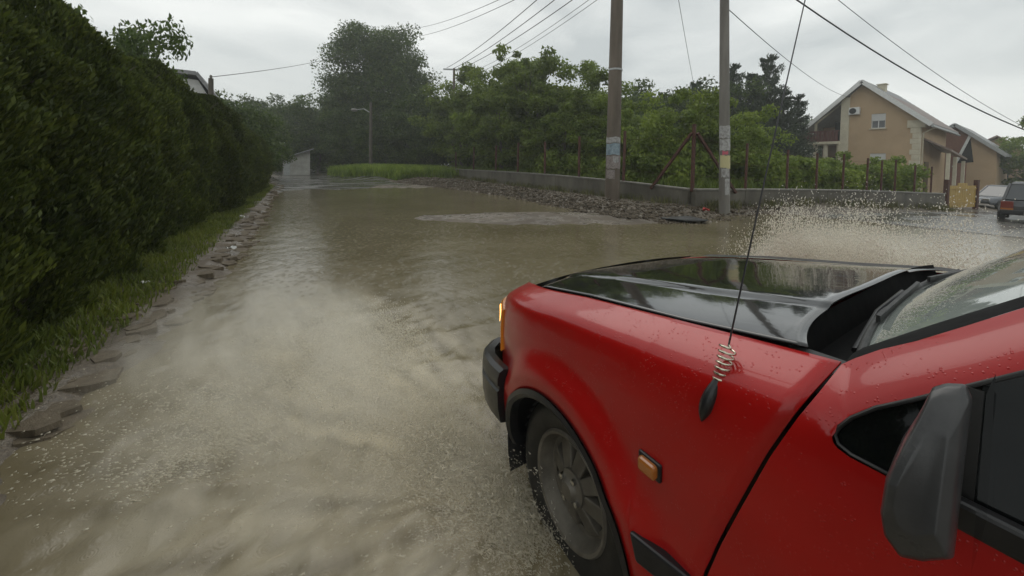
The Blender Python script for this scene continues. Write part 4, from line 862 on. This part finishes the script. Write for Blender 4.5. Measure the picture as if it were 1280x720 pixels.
# wheels
def wheel(y, sd_):
    xo = .775 if sd_ > 0 else mirx(.775); c = (xo + sd_*.085, y, ZW)
    w_ = cpart('wheel', MB().lathe([(-.06,.175),(-.078,.20),(-.083,.235),(-.074,.262),(-.055,.277),(0,.281),(.055,.277),(.074,.262),(.083,.235),(.078,.20),(.06,.175)], c, 'X', 48), 'rubber', smooth=50)
    tr_ = MB()
    for i in range(44):
        a = 6.283*i/44
        for k, off_ in ((-.042,0),(-.013,.5),(.016,0),(.045,.5)):
            aa = a + off_*6.283/44; p0 = Vector((c[0]+k-.012, c[1]+.2825*math.cos(aa), c[2]+.2825*math.sin(aa))); p1 = Vector((c[0]+k+.012, c[1]+.2825*math.cos(aa+.05), c[2]+.2825*math.sin(aa+.05)))
            tr_.beam(p0, p1, .05, .008, (0, math.cos(aa), math.sin(aa)))
    cpart('tread', tr_, 'rubber', w_)
    s_ = -sd_
    cpart('rim', MB().lathe([(s_*.066,.184),(s_*.074,.178),(s_*.070,.168),(s_*.045,.160),(s_*.022,.152),(s_*.018,.135)], c, 'X', 48).lathe([(s_*.01,.150),(-s_*.07,.152)], c, 'X', 32), 'rim', w_, smooth=45)
    sp = MB()
    for i in range(8):
        a = 6.283*i/8 + .2; u, v_ = math.cos(a), math.sin(a); p_, q_ = -v_, u
        def pt(r_, t_, x_): return (c[0] + s_*x_, c[1] + u*r_ + p_*t_, c[2] + v_*r_ + q_*t_)
        sp.add([pt(.055,-.022,.050),pt(.055,.022,.050),pt(.142,.030,.024),pt(.142,-.030,.024),pt(.055,-.026,.015),pt(.055,.026,.015),pt(.142,.036,.0),pt(.142,-.036,.0)],[(0,1,2,3),(7,6,5,4),(0,4,5,1),(1,5,6,2),(2,6,7,3),(3,7,4,0)])
    cpart('spoke_disc', sp, 'rim', w_, bevel=.004)
    cpart('brake_disc', MB().lathe([(-s_*.01,.0),(-s_*.01,.12),(-s_*.02,.12)], c, 'X', 28), 'rubber', w_)
    cpart('hub', MB().lathe([(s_*.03,.062),(s_*.056,.058),(s_*.062,.040),(s_*.066,.036),(s_*.078,.026),(s_*.080,.0)], c, 'X', 28), 'hub', w_, smooth=40)
    for i in range(4):
        a = 6.283*i/4 + .5; cpart('wheel_nut', MB().lathe([(s_*.055,.010),(s_*.072,.010),(s_*.074,.0)], (c[0], c[1]+.046*math.cos(a), c[2]+.046*math.sin(a)), 'X', 6), 'chrome', w_)
for yy in (YW, -1.48):
    for sd_ in (1, -1): wheel(yy, sd_)
# hood: shallow crown, two long creases, rounded nose, scooped rear edge
LE = [(.258,.885,.9400),(.335,.885,.938),(.62,.884,.8955),(1.0,.890,.848),(1.36,.905,.787)]
def hood_pt(u, v):
    """u 0 rear .. 1 nose, v -1 left .. 1 right"""
    rear = .318 + .058*(1-abs(v)**6) ; nose = 1.37 + .115*(1-abs(v)**2.4)
    y = rear + (nose-rear)*u; ye = .332 + (1.37-.332)*u
    zl = float(np.interp(ye, [p[0] for p in LE], [p[2] for p in LE])); xl = float(np.interp(ye, [p[0] for p in LE], [p[1] for p in LE]))
    x = 1.54 + v*(1.54-xl); z = zl + .016*(1-v*v) + .009*float(sm((.60 + .12*u - abs(v))/.06)) - .006*float(sm((.52+.12*u-abs(v))/.5))
    z -= .012*(v+1)*u**1.5 + .028*((v+1)/2)**1.5 + .040*max(0,(u-.90)/.10)**2*.8 + .020*(1-abs(v)**2)*u**3
    return (x, y, z)
us = np.concatenate([np.linspace(0,.9,40), np.linspace(.91,1,12)]); vs_ = np.linspace(-1,1,97)
P = [[hood_pt(u, v) for v in vs_] for u in us]
P.append([(x,y+.006,z-.03) for x,y,z in P[-1]])
thick(cpart('hood', MB().grid(P), 'hood', smooth=60), .006)
# dark ledge under the hood shut line, so the gap is a real recess
for sd_ in (1, -1):
    P = [[((x_+dx) if sd_ > 0 else mirx(x_+dx), y_, z_-.022) for dx in (-.03,.05)] for (y_, x_, z_) in LE]; cpart('shut_channel', MB().grid(P), 'rubber')
# cowl plenum between hood and glass
def base_pt(v, dz=0, dy_=0): return (1.54 + v*.662, .232 + .062*(1-abs(v)**2.2) + dy_, .937 + .012*(1-v*v) + dz - .022*((v+1)/2)**1.5)
P = [[(1.54+v*.66, hood_pt(0,v*.95)[1]+.02, .925), (1.54+v*.66, hood_pt(0,v*.95)[1]-.002, .850), (1.54+v*.655, base_pt(v)[1]+.006, .862), base_pt(v, -.004, .004)] for v in np.linspace(-1,1,41)]
cpart('cowl', MB().grid(P), 'matte', smooth=30)
cpart('weatherstrip', MB().tube([base_pt(v, .004, .002) for v in np.linspace(-1,1,41)], .008, 8), 'rubber', smooth=60)
# windscreen, pillars, roof
def ws_pt(v, f):
    b_ = Vector(base_pt(v)); t_ = Vector((1.54+v*.543, -.30 + .05*(1-v*v), 1.335 + .02*(1-v*v))); p = b_.lerp(t_, f); p.y += .03*f*(1-f)*4*.4; return tuple(p)
cpart('windscreen', MB().grid([[ws_pt(v, f) for v in np.linspace(-1,1,41)] for f in np.linspace(0,1,16)]), 'windscreen', smooth=60)
for k, v0 in enumerate((-.78, .12)):
    a = Vector(base_pt(v0, -.03, .02)); b_ = Vector(ws_pt(v0+.62, .03)) + Vector((0,.012,.012))
    wp = cpart('wiper', MB().tube([a, a.lerp(b_, .5)+Vector((0,.01,.010)), b_], [.008,.006,.005], 6), 'black_plastic', smooth=60)
    c0 = Vector(ws_pt(v0+.16, .025)) + Vector((0,.008,.010)); c1 = Vector(ws_pt(v0+.86, .03)) + Vector((0,.008,.010)); cpart('wiper_blade', MB().beam(c0, c1, .008, .014), 'rubber', wp)
roofP = [[(1.54+v*(.56-.03*abs(v)), y_, 1.345 + .045*(1-v*v)*(1-.5*((y_+1.2)/.95)**2) - .05*max(0,(-1.9-y_)/.3)) for v in np.linspace(-1,1,15)] for y_ in np.linspace(-.29,-2.15,14)]
thick(cpart('roof', MB().grid(roofP), 'red', smooth=60), .006)
def pillar_strip(sd_):
    lo = [(.806,.145,.944),(.838,.03,1.035),(.893,-.14,1.17),(.938,-.28,1.275)]
    up = [(.900,.160,1.010),(.935,.05,1.095),(.975,-.10,1.21),(1.005,-.28,1.335)]
    lo = [lo[0], (.824,.085,.989), *lo[1:]]; up = [up[0], (.918,.105,1.052), *up[1:]]; 
    inn = [(.145,.944),(.185,.915),(.215,.885),(.229,.864),(.2315,.855),(.229,.847),(.222,.842),(.205,.838),(.15,.838),(.05,.838),(-.86,.838)]
    outr = [(.160,1.010),(.205,.980),(.238,.953),(.256,.936)] + [(gap_y(z_)-.004, z_) for z_ in (.90,.86,.82,.78)] + [(.20,.78),(.05,.78),(-.86,.78)]
    ix = [.806,.793,.782,.775]; ox = [.900,.888,.877,.868]
    f = (lambda p: p) if sd_ > 0 else (lambda p: (mirx(p[0]),p[1],p[2]-.06*float(sm((p[2]-.7)/.25))))
    m_ = []
    for a, b_ in list(zip(lo, up))[::-1]:
        A, B = Vector(a), Vector(b_); m_.append([f(tuple(A.lerp(B,q_) + Vector((-.030*q_*(1-q_)*2,0,.012*q_*(1-q_))))) for q_ in np.linspace(0,1,8)])
    for k_, (a, b_) in enumerate(zip(inn, outr)):
        if k_ == 0: continue
        col = []
        for q_ in np.linspace(0,1,8):
            y_, z_ = a[0]+(b_[0]-a[0])*q_, a[1]+(b_[1]-a[1])*q_
            col.append(f(((ix[k_]+(ox[k_]-ix[k_])*q_ - .060*q_*(1-q_)) if k_ < 4 else side_x(min(y_,.2), z_), y_, z_)))
        m_.append(col)
    mb = MB().grid(m_); cpart('window_frame', mb, 'red', door[sd_], smooth=60)
    e = [f((p[0]+.004,p[1]-.004,p[2]+.003)) for p in [(.868,.256,.936)] + up]; g_ = [f(tuple(Vector(ws_pt(-.895, q)) + Vector((0,.005,.008)))) for q in np.linspace(0,1,6)]
    cpart('screen_trim', MB().grid([[e[i], tuple((Vector(e[i])+Vector(g_[i]))/2+Vector((0,0,.004))), g_[i]] for i in range(6)]), 'matte', smooth=60)
    cpart('pillar', MB().beam(f((.90,-.86,.86)), f((1.00,-.80,1.33)), .05, .07), 'red'); cpart('pillar', MB().beam(f((.92,-2.5,.86)), f((1.05,-2.1,1.32)), .14, .10), 'red')
    # quarter light, door glass and black belt rail
    q = [f((.776,.232,.853)), f((.790,.214,.886)), f((.802,.184,.916)), f((.815,.144,.946)), f((.830,.085,.990)), f((.772,.085,.836)), f((.770,.205,.837)), f((.772,.226,.843))]
    cpart('quarter_light', MB().add(q, [(0,1,2,3,4,5,6,7)]), 'darkglass', door[sd_])
    cpart('side_window', MB().grid([[f((.772,.072,.838)), f((.826,.075,.995))], [f((.776,-.10,.838)), f((.885,-.11,1.15))], [f((.785,-.28,.838)), f((.945,-.28,1.275))], [f((.80,-.84,.838)), f((1.00,-.84,1.32))]]), 'darkglass', door[sd_])
    cpart('rear_side_window', MB().add([f((.80,-.88,.842)), f((1.00,-.88,1.31)), f((1.05,-2.05,1.30)), f((.84,-2.4,.842))], [(0,1,2,3)]), 'darkglass')
    cpart('window_divider', MB().beam(f((.782,.082,.84)), f((.822,.082,.99)), .02, .02), 'rubber', door[sd_])
    cpart('belt_rail', MB().beam(f((.758,.10,.838)), f((.760,-.85,.838)), .022, .040), 'black_plastic', door[sd_], bevel=.006)
    cpart('window_seal', MB().tube([f((.757,.05,.840)), f((.757,.15,.840)), f((.759,.205,.840)), f((.763,.224,.844)), f((.768,.2315,.855)), f((.777,.228,.866)), f((.784,.214,.887)), f((.795,.185,.916)), f((.808,.145,.945)), f((.838,.03,1.036))], .0035, 6), 'rubber', door[sd_], smooth=60)
for sd_ in (1, -1): pillar_strip(sd_)
cpart('dashboard', MB().box((.93,-.15,.60),(2.15,.16,.90)), 'rubber')
for x_ in (1.20, 1.88):
    cpart('seat', MB().box((x_-.24,-.95,.35),(x_+.24,-.45,.50)).add([(x_-.24,-1.0,.48),(x_+.24,-1.0,.48),(x_+.22,-1.18,1.02),(x_-.22,-1.18,1.02),(x_-.24,-.88,.48),(x_+.24,-.88,.48),(x_+.22,-1.08,1.04),(x_-.22,-1.08,1.04)],[(0,3,2,1),(4,5,6,7),(0,1,5,4),(1,2,6,5),(2,3,7,6),(3,0,4,7)]), 'rubber', bevel=.03)
cpart('floor_pan', MB().box((.85,-2.5,.12),(2.23,.55,.18)), 'rubber')
cpart('tailgate', MB().grid([[(1.54+v*.66,-2.76,z) for v in np.linspace(-1,1,8)] for z in (.35,.84)]).grid([[(1.54+v*.62,-2.74+.60*f,.84+.46*f) for v in np.linspace(-1,1,8)] for f in (.85,1)]), 'red', smooth=60)
cpart('rear_window', MB().grid([[(1.54+v*.60,-2.74+.60*f,.84+.46*f) for v in np.linspace(-1,1,8)] for f in (0,.85)]), 'darkglass')
for sd_ in (1, -1):
    f = (lambda x_: x_) if sd_ > 0 else mirx
    a, c_ = sorted((f(.93), f(1.15))); cpart('taillight', MB().box((a,-2.79,.50),(c_,-2.755,.74)), 'redlens', bevel=.01)
cpart('rear_bumper', MB().box((.80,-2.90,.26),(2.28,-2.74,.46)), 'black_plastic', bevel=.03)
# nose: slam panel, grille, headlamps, wrap-round indicators
cpart('front_panel', MB().grid([[(1.54+v*.64, 1.50+.10*(1-abs(v)**2.4)-dy_, z) for v in np.linspace(-1,1,21)] for z, dy_ in ((.735,.03),(.70,0),(.48,-.01),(.30,.02))]), 'black_plastic', smooth=50)
for i in range(5): cpart('grille_bar', MB().beam((1.22,1.615,.52+i*.036),(1.86,1.615,.52+i*.036),.016,.012), 'black_plastic')
for sd_ in (1, -1):
    f = (lambda x_: x_) if sd_ > 0 else mirx
    a, c_ = sorted((f(.965), f(1.20))); hl = cpart('headlight', MB().box((a,1.55,.51),(c_,1.62,.69)), 'chrome', bevel=.012); cpart('headlight_lens', MB().box((a+.006,1.621,.516),(c_-.006,1.629,.684)), 'winglass', hl)
    sec = [(.806,1.480),(.832,1.535),(.860,1.585),(.888,1.618),(.915,1.634),(.955,1.640),(.955,1.56)]
    prof = [(.475,.0),(.482,-.004),(.58,-.006),(.655,.0),(.662,.010)]
    P = [[(f(x_+d_*.6), y_-max(d_,0)*.8, z_) for x_, y_ in sec] for z_, d_ in prof]
    mb = MB().grid(P); mb.add([p for p in P[-1]], [tuple(range(len(sec)))]); mb.add([p for p in P[0]], [tuple(range(len(sec)))])
    il = cpart('indicator', mb, 'amber', smooth=40)
    if sd_ > 0: 
        cpart('bulb', MB().add([(.834,1.545,.585),(.855,1.588,.560),(.880,1.619,.582),(.880,1.619,.635),(.855,1.588,.640),(.836,1.550,.615)],[(0,1,2,3,4,5)]), 'bulb', il)
# bumper: a swept section wrapping round the corners
path = [(.735,1.325),(.742,1.42),(.765,1.52),(.805,1.60),(.87,1.665),(.97,1.705),(1.15,1.735),(1.54,1.755)]; path = path + [(mirx(x_), y_) for x_, y_ in path[-2::-1]]
secb = [(-.03,.478),(.000,.484),(.018,.474),(.025,.452),(.026,.425),(.018,.419),(.018,.405),(.026,.399),(.022,.33),(.010,.27),(-.03,.26)]
P = []
for i, (x_, y_) in enumerate(path):
    a, b_ = path[max(i-1,0)], path[min(i+1,len(path)-1)]; tx, ty = b_[0]-a[0], b_[1]-a[1]; l_ = math.hypot(tx,ty); nx, ny = -ty/l_, tx/l_
    k_ = -1 if False else 1
    P.append([(x_ + nx*d_*k_, y_ + ny*d_*k_, z_ - .05*float(sm((y_-1.32)/.45))) for d_, z_ in secb])
mb = MB().grid(P); mb.add(P[0], [tuple(range(len(secb)))]); mb.add(P[-1], [tuple(range(len(secb)))])
cpart('bumper', mb, 'black_plastic', smooth=35)
cpart('number_plate', MB().box((1.30,1.80,.28),(1.78,1.812,.38)), 'white')
# side repeater
rs = cpart('side_repeater', MB().box((.716,.563,.560),(.75,.616,.594)), 'amber_dull', bevel=.008)
cpart('repeater_base', MB().box((.730,.556,.555),(.752,.624,.599)), 'black_plastic', rs, bevel=.004)
# aerial
ba = MB(); axis0, axis1 = Vector((.742,.462,.758)), Vector((.770,.442,.850))
pts = [axis0.lerp(axis1, f_) + Vector((-.010*math.sin(f_*3.0),0,0)) for f_ in np.linspace(0,1,10)]
ba.tube(pts, [.002,.007,.011,.0135,.0145,.0145,.014,.0125,.011,.009], 12); an = cpart('aerial', ba, 'black_plastic', smooth=60)
s0, s1 = Vector((.771,.442,.846)), Vector((.792,.436,.918)); dd = (s1-s0).normalized(); e1 = dd.orthogonal().normalized(); e2 = dd.cross(e1); pts = []
for i in range(0, 113):
    f_ = i/112; a = f_*6.283*6.5; r_ = .0135 + .0035*f_; pts.append(s0 + (s1-s0)*f_ + (e1*math.cos(a) + e2*math.sin(a))*r_)
pts.append(s1 + dd*.004)
cpart('coil_spring', MB().tube(pts, .0024, 6), 'steel', an, smooth=60)
wpts = [s1 + Vector((.040*f_ + .012*f_*f_, -.115*f_, .80*f_)) for f_ in np.linspace(0,1,14)]
cpart('whip', MB().tube(wpts, list(np.linspace(.0021,.0010,14)), 6), 'whip', an, smooth=60)
# door mirror: arm and tapered shell
MS = [(0.0657, 0.8885), (0.0893, 0.8602), (0.1103, 0.845), (0.1247, 0.8633), (0.1274, 0.8952), (0.1227, 0.9422), (0.1094, 0.998), (0.0966, 1.042), (0.09, 1.0686), (0.0793, 1.079), (0.0633, 1.0858), (0.0582, 1.0708)]
def msec(x_, k_, dz_=0):
    o_ = []
    for y_, z_ in MS:
        yy, zz = .094 + (y_-.094)*k_, .95 + (z_-.95)*k_; zz = zz - (x_-.575)*.40*max(0, (zz-.9)/.17); yy = yy + max(0,x_-.575)*.10; sl_ = max(0, (zz-.955)/.12) if x_ < .60 else 0
        xx = x_ + .055*sl_; zz -= .020*sl_; yy += .006*sl_; xx = xx + .020*max(0, .92-zz)/.07*(1 if x_ < .60 else .2)
        o_.append((xx, yy, zz))
    return o_
mm_ = MB(); rows_ = [msec(.566,.55), msec(.567,.86), msec(.572,.95), msec(.580,1.0), msec(.64,1.0), msec(.72,.97)]
mm_.grid([r_ + [r_[0]] for r_ in rows_]); mm_.add(rows_[0], [tuple(range(12))]); mm_.add(rows_[-1], [tuple(range(12))])
mm_.weld = True; mir = cpart('mirror', mm_, 'mirror_shell', smooth=42); sb_ = mir.modifiers.new('round', 'BEVEL'); sb_.width = .004; sb_.segments = 3; sb_.limit_method = 'ANGLE'; sb_.angle_limit = rad(18)
cpart('mirror_arm', MB().beam((.70,.105,.885),(.79,.118,.872),.045,.05), 'black_plastic', mir, bevel=.01)
cpart('mirror_glass', MB().add([(.62,.0565,.86),(.735,.0565,.86),(.735,.0565,1.05),(.655,.0565,1.05)],[(0,1,2,3)]), 'mirror_glass', mir)

# ------------------------------------------------------------------ black rubber sheet on the mud
mb = MB(); P = []
for i in range(9):
    row = []
    for j in range(6): 
        u, v = i/8-.5, j/5-.5; row.append((u*1.15*(1-.3*abs(v)), v*.55*(1-.5*abs(u)), .02 + .07*math.exp(-((u-.05)/.28)**2-(v/.3)**2) + .012*math.sin(7*u+5*v)))
    P.append(row)
rb = link('rubber_mat', mb.grid(P).mesh('rubber_mat', M['rubber'], 60), None, (8.1, 5.7, gz(8.1,5.7)+.035)); rb.rotation_euler = (0,0,rad(-52)); thick(rb, .02)
tag(rb, 'black rubber mat lying crumpled on the mud in front of the wall', 'rubber mat')

# ------------------------------------------------------------------ spray thrown up by the front wheels
def spraymat(name, c, a):
    m, t, b = material(name); setp(b, base=(*c,1), rough=.25, spec=.5)
    tr = N(t, 'ShaderNodeBsdfTranslucent'); tr.inputs[0].default_value = (*c,1); tp = N(t, 'ShaderNodeBsdfTransparent')
    m1 = N(t, 'ShaderNodeMixShader'); m1.inputs[0].default_value = .5; m2 = N(t, 'ShaderNodeMixShader'); m2.inputs[0].default_value = a
    t.links.new(b.outputs[0], m1.inputs[1]); t.links.new(tr.outputs[0], m1.inputs[2]); t.links.new(m1.outputs[0], m2.inputs[1]); t.links.new(tp.outputs[0], m2.inputs[2])
    t.links.new(m2.outputs[0], t.nodes['Material Output'].inputs[0]); return m
M['spray'] = spraymat('spray_water', (.97,.93,.84), .12); M['spray2'] = spraymat('muddy_spray_water', (.95,.89,.74), .6)
def tets(C, A, B, G):
    V = np.stack([C+A, C-A*.6+B, C-A*.6-B*.5+G*.87, C-A*.6-B*.5-G*.87], 1); n = len(C)
    return V.reshape(-1, 3), (np.array([(0,1,2),(0,2,3),(0,3,1),(1,3,2)])[None] + 4*np.arange(n)[:,None,None]).reshape(-1, 3)
def spray(name, org, vel, tm, size, stretch, mat, label, seed, zmin=-.02):
    r = np.random.default_rng(seed); P = org + vel*tm[:,None]; P[:,2] -= 4.9*tm*tm; vv = vel.copy(); vv[:,2] -= 9.8*tm
    k = P[:,2] > zmin; P, vv, size, st = P[k], vv[k], size[k], stretch[k]; d = unit(vv); e = unit(np.cross(d, r.normal(0,1,d.shape))); g = np.cross(d, e)
    V, Fq = tets(P, d*(size*st)[:,None], e*size[:,None], g*size[:,None]); return tag(link(name, fast_mesh(name, V, Fq, mat, True)), label, 'spray', kind='stuff')
r = np.random.default_rng(31); n = 400000
# sheets of water leave the wheel as jets: many drops share one jet's direction
J = 650; ja = r.uniform(rad(-35), rad(48), J); jv = r.uniform(1.9, 4.75, J)*(.72+.28*np.abs(np.sin(ja*4.2+.8))); jh = r.gamma(3, .42, J); jo = r.uniform(.30, 1.22, J)
ji = r.integers(0, J, n); f_ = r.beta(1.6, 1.3, n)
ang_ = ja[ji] + r.normal(0, .06, n); vz = jv[ji]*r.uniform(.80, 1.04, n); sp_ = jh[ji]*r.uniform(.8, 1.2, n)
vel = np.stack([np.cos(ang_)*sp_, np.sin(ang_)*sp_*.6, vz], 1); org = np.stack([2.44 + r.normal(0,.07,n), jo[ji] + r.normal(0,.05,n), r.uniform(0,.06,n)], 1)
spray('wheel_spray', org, vel, f_*(vz/4.9*.97), np.minimum(r.gamma(1.8,.0011,n)+.0008, .0033), 1.3+r.gamma(1.5,1.0,n), M['spray'], 'cream fan of water thrown up beyond the hood', 32)
r = np.random.default_rng(41); n = 90000; J = 420
ja = r.normal(rad(112), rad(24), J); jv = np.clip(np.abs(r.normal(.9,.7,J)),.15,2.3); jh = r.gamma(3.2,.75,J); jo = r.uniform(0,1,J); ji = r.integers(0,J,n)
ang_ = ja[ji] + r.normal(0,.07,n); vz = jv[ji]*r.uniform(.75,1.05,n); sp_ = jh[ji]*r.uniform(.8,1.2,n)
vel = np.stack([np.cos(ang_)*sp_*1.2, np.sin(ang_)*sp_*1.5, vz], 1); u_ = jo[ji]
org = np.stack([.72 - .10*u_ + r.normal(0,.06,n), .95 + .85*u_ + r.normal(0,.05,n), r.uniform(0,.03,n)], 1)
spray('bow_spray', org, vel, r.beta(1.5,1.2,n)*(vz/4.9*.98), r.gamma(2,.0006,n)+.0006, 1.2+r.gamma(1.5,.7,n), M['spray2'], 'muddy spray streaking away ahead of the front wheel', 42)

r = np.random.default_rng(51); n = 16000; J = 160
ja = r.uniform(rad(88), rad(150), J); jr = 1.15 + .75*r.uniform(0,1,J)**.7; jv = r.uniform(.5,1.9,J); jh = r.uniform(1.2,3.0,J); ji = r.integers(0,J,n)
ang_ = ja[ji] + r.normal(0,.035,n); vz = jv[ji]*r.uniform(.7,1.05,n); sp_ = jh[ji]*r.uniform(.85,1.1,n); vel = np.stack([np.cos(ang_)*sp_, np.sin(ang_)*sp_, vz], 1)
org = np.stack([.80 + np.cos(ang_)*jr[ji]*.75, 1.15 + np.sin(ang_)*jr[ji], 0*vz], 1)
M['spray3'] = spraymat('bow_wave_water', (.96,.91,.78), .35)
spray('bow_spray', org, vel, r.beta(1.4,1.3,n)*(vz/4.9*.98), np.minimum(r.gamma(2,.0009,n)+.0008,.004), 1.6+r.gamma(2,.9,n), M['spray3'], 'brighter streaks of water along the leading edge of the bow spray', 52)

# ------------------------------------------------------------------ drifting spray mist and rain haze: real scattering air
def mist(name, c, rr, rot, dens, col, label, nscale, stretch, fan=None):
    bm = bmesh.new(); bmesh.ops.create_icosphere(bm, subdivisions=3, radius=1); me = bpy.data.meshes.new(name); bm.to_mesh(me); bm.free()
    m = bpy.data.materials.new(name); m.use_nodes = True; t = m.node_tree; t.nodes.remove(t.nodes['Principled BSDF'])
    pv = N(t, 'ShaderNodeVolumePrincipled'); pv.inputs['Color'].default_value = (*col,1); pv.inputs['Anisotropy'].default_value = .2
    tcn = N(t, 'ShaderNodeTexCoord').outputs['Object']; ln = N(t, 'ShaderNodeVectorMath', operation='LENGTH'); t.links.new(tcn, ln.inputs[0])
    fo = ramp(t, ln.outputs['Value'], [(.0,(1,)*3),(.35,(.62,)*3),(.65,(.2,)*3),(.85,(.05,)*3),(.98,(0,)*3)]); nz_ = ramp(t, noise(t, nscale, 4, .6, tcn, stretch, .4), [(.36,(.05,)*3),(.66,(1,)*3)])
    if fan:       # streaks run along the lines on which the water is flung
        sp_ = N(t, 'ShaderNodeSeparateXYZ'); mp_ = N(t, 'ShaderNodeMapping'); mp_.inputs['Location'].default_value = (-fan[0],-fan[1],0); mp_.inputs['Scale'].default_value = (rr[0],rr[1],1)
        mp_.vector_type = 'POINT'; t.links.new(tcn, mp_.inputs[0]); t.links.new(mp_.outputs[0], sp_.inputs[0])
        at2 = N(t, 'ShaderNodeMath', operation='ARCTAN2'); t.links.new(sp_.outputs[1], at2.inputs[0]); t.links.new(sp_.outputs[0], at2.inputs[1])
        l2 = N(t, 'ShaderNodeVectorMath', operation='LENGTH'); t.links.new(mp_.outputs[0], l2.inputs[0]); cb = N(t, 'ShaderNodeCombineXYZ'); t.links.new(at2.outputs[0], cb.inputs[0]); t.links.new(l2.outputs['Value'], cb.inputs[1]); t.links.new(sp_.outputs[2], cb.inputs[2])
        st_ = ramp(t, noise(t, 1.0, 5, .62, cb.outputs[0], (13,1.5,1.0), .5), [(.38,(.0,)*3),(.52,(.35,)*3),(.70,(1.6,)*3)])
        mu_ = N(t, 'ShaderNodeMath', operation='MULTIPLY'); t.links.new(nz_, mu_.inputs[0]); t.links.new(st_, mu_.inputs[1]); nz_ = mu_.outputs[0]
    a = N(t, 'ShaderNodeMath', operation='MULTIPLY'); t.links.new(fo, a.inputs[0]); t.links.new(nz_, a.inputs[1]); q = N(t, 'ShaderNodeMath', operation='MULTIPLY'); q.inputs[1].default_value = dens
    t.links.new(a.outputs[0], q.inputs[0]); t.links.new(q.outputs[0], pv.inputs['Density']); t.links.new(pv.outputs[0], t.nodes['Material Output'].inputs['Volume'])
    me.materials.append(m); o = link(name, me, None, c); o.scale = rr; o.rotation_euler = (0,0,rot); return tag(o, label, 'mist', kind='stuff')
mist('spray_mist', (.02, 2.5, .08), (.88, 2.1, .55), rad(8), 11.0, (.995,.965,.88), 'soft beige spray mist over the water ahead of the front wheel', 2.6, (1.5,.6,.8), (.73, -1.35))
mist('spray_mist', (3.05, .85, .22), (.75, .90, .78), rad(-8), 70.0, (.99,.96,.88), 'dense cream mist at the root of the water fan behind the hood', 3.0, (1,1,.7))
mist('spray_mist', (3.9, .45, .35), (1.3, .9, .70), rad(-8), 7.0, (.99,.97,.92), 'pale spray mist drifting over the side street behind the hood', 2.2, (1,1,1))
hz = MB().box((-152,-72,-4.2),(172,192,21.0)); hm = bpy.data.materials.new('haze'); hm.use_nodes = True; t = hm.node_tree; t.nodes.remove(t.nodes['Principled BSDF'])
pv = N(t, 'ShaderNodeVolumePrincipled'); pv.inputs['Color'].default_value = (.93,.96,.96,1); pv.inputs['Density'].default_value = .0020; pv.inputs['Anisotropy'].default_value = .3
t.links.new(pv.outputs[0], t.nodes['Material Output'].inputs['Volume'])
tag(link('haze', hz.mesh('haze', hm)), 'thin rain haze in the air', 'haze', kind='stuff')
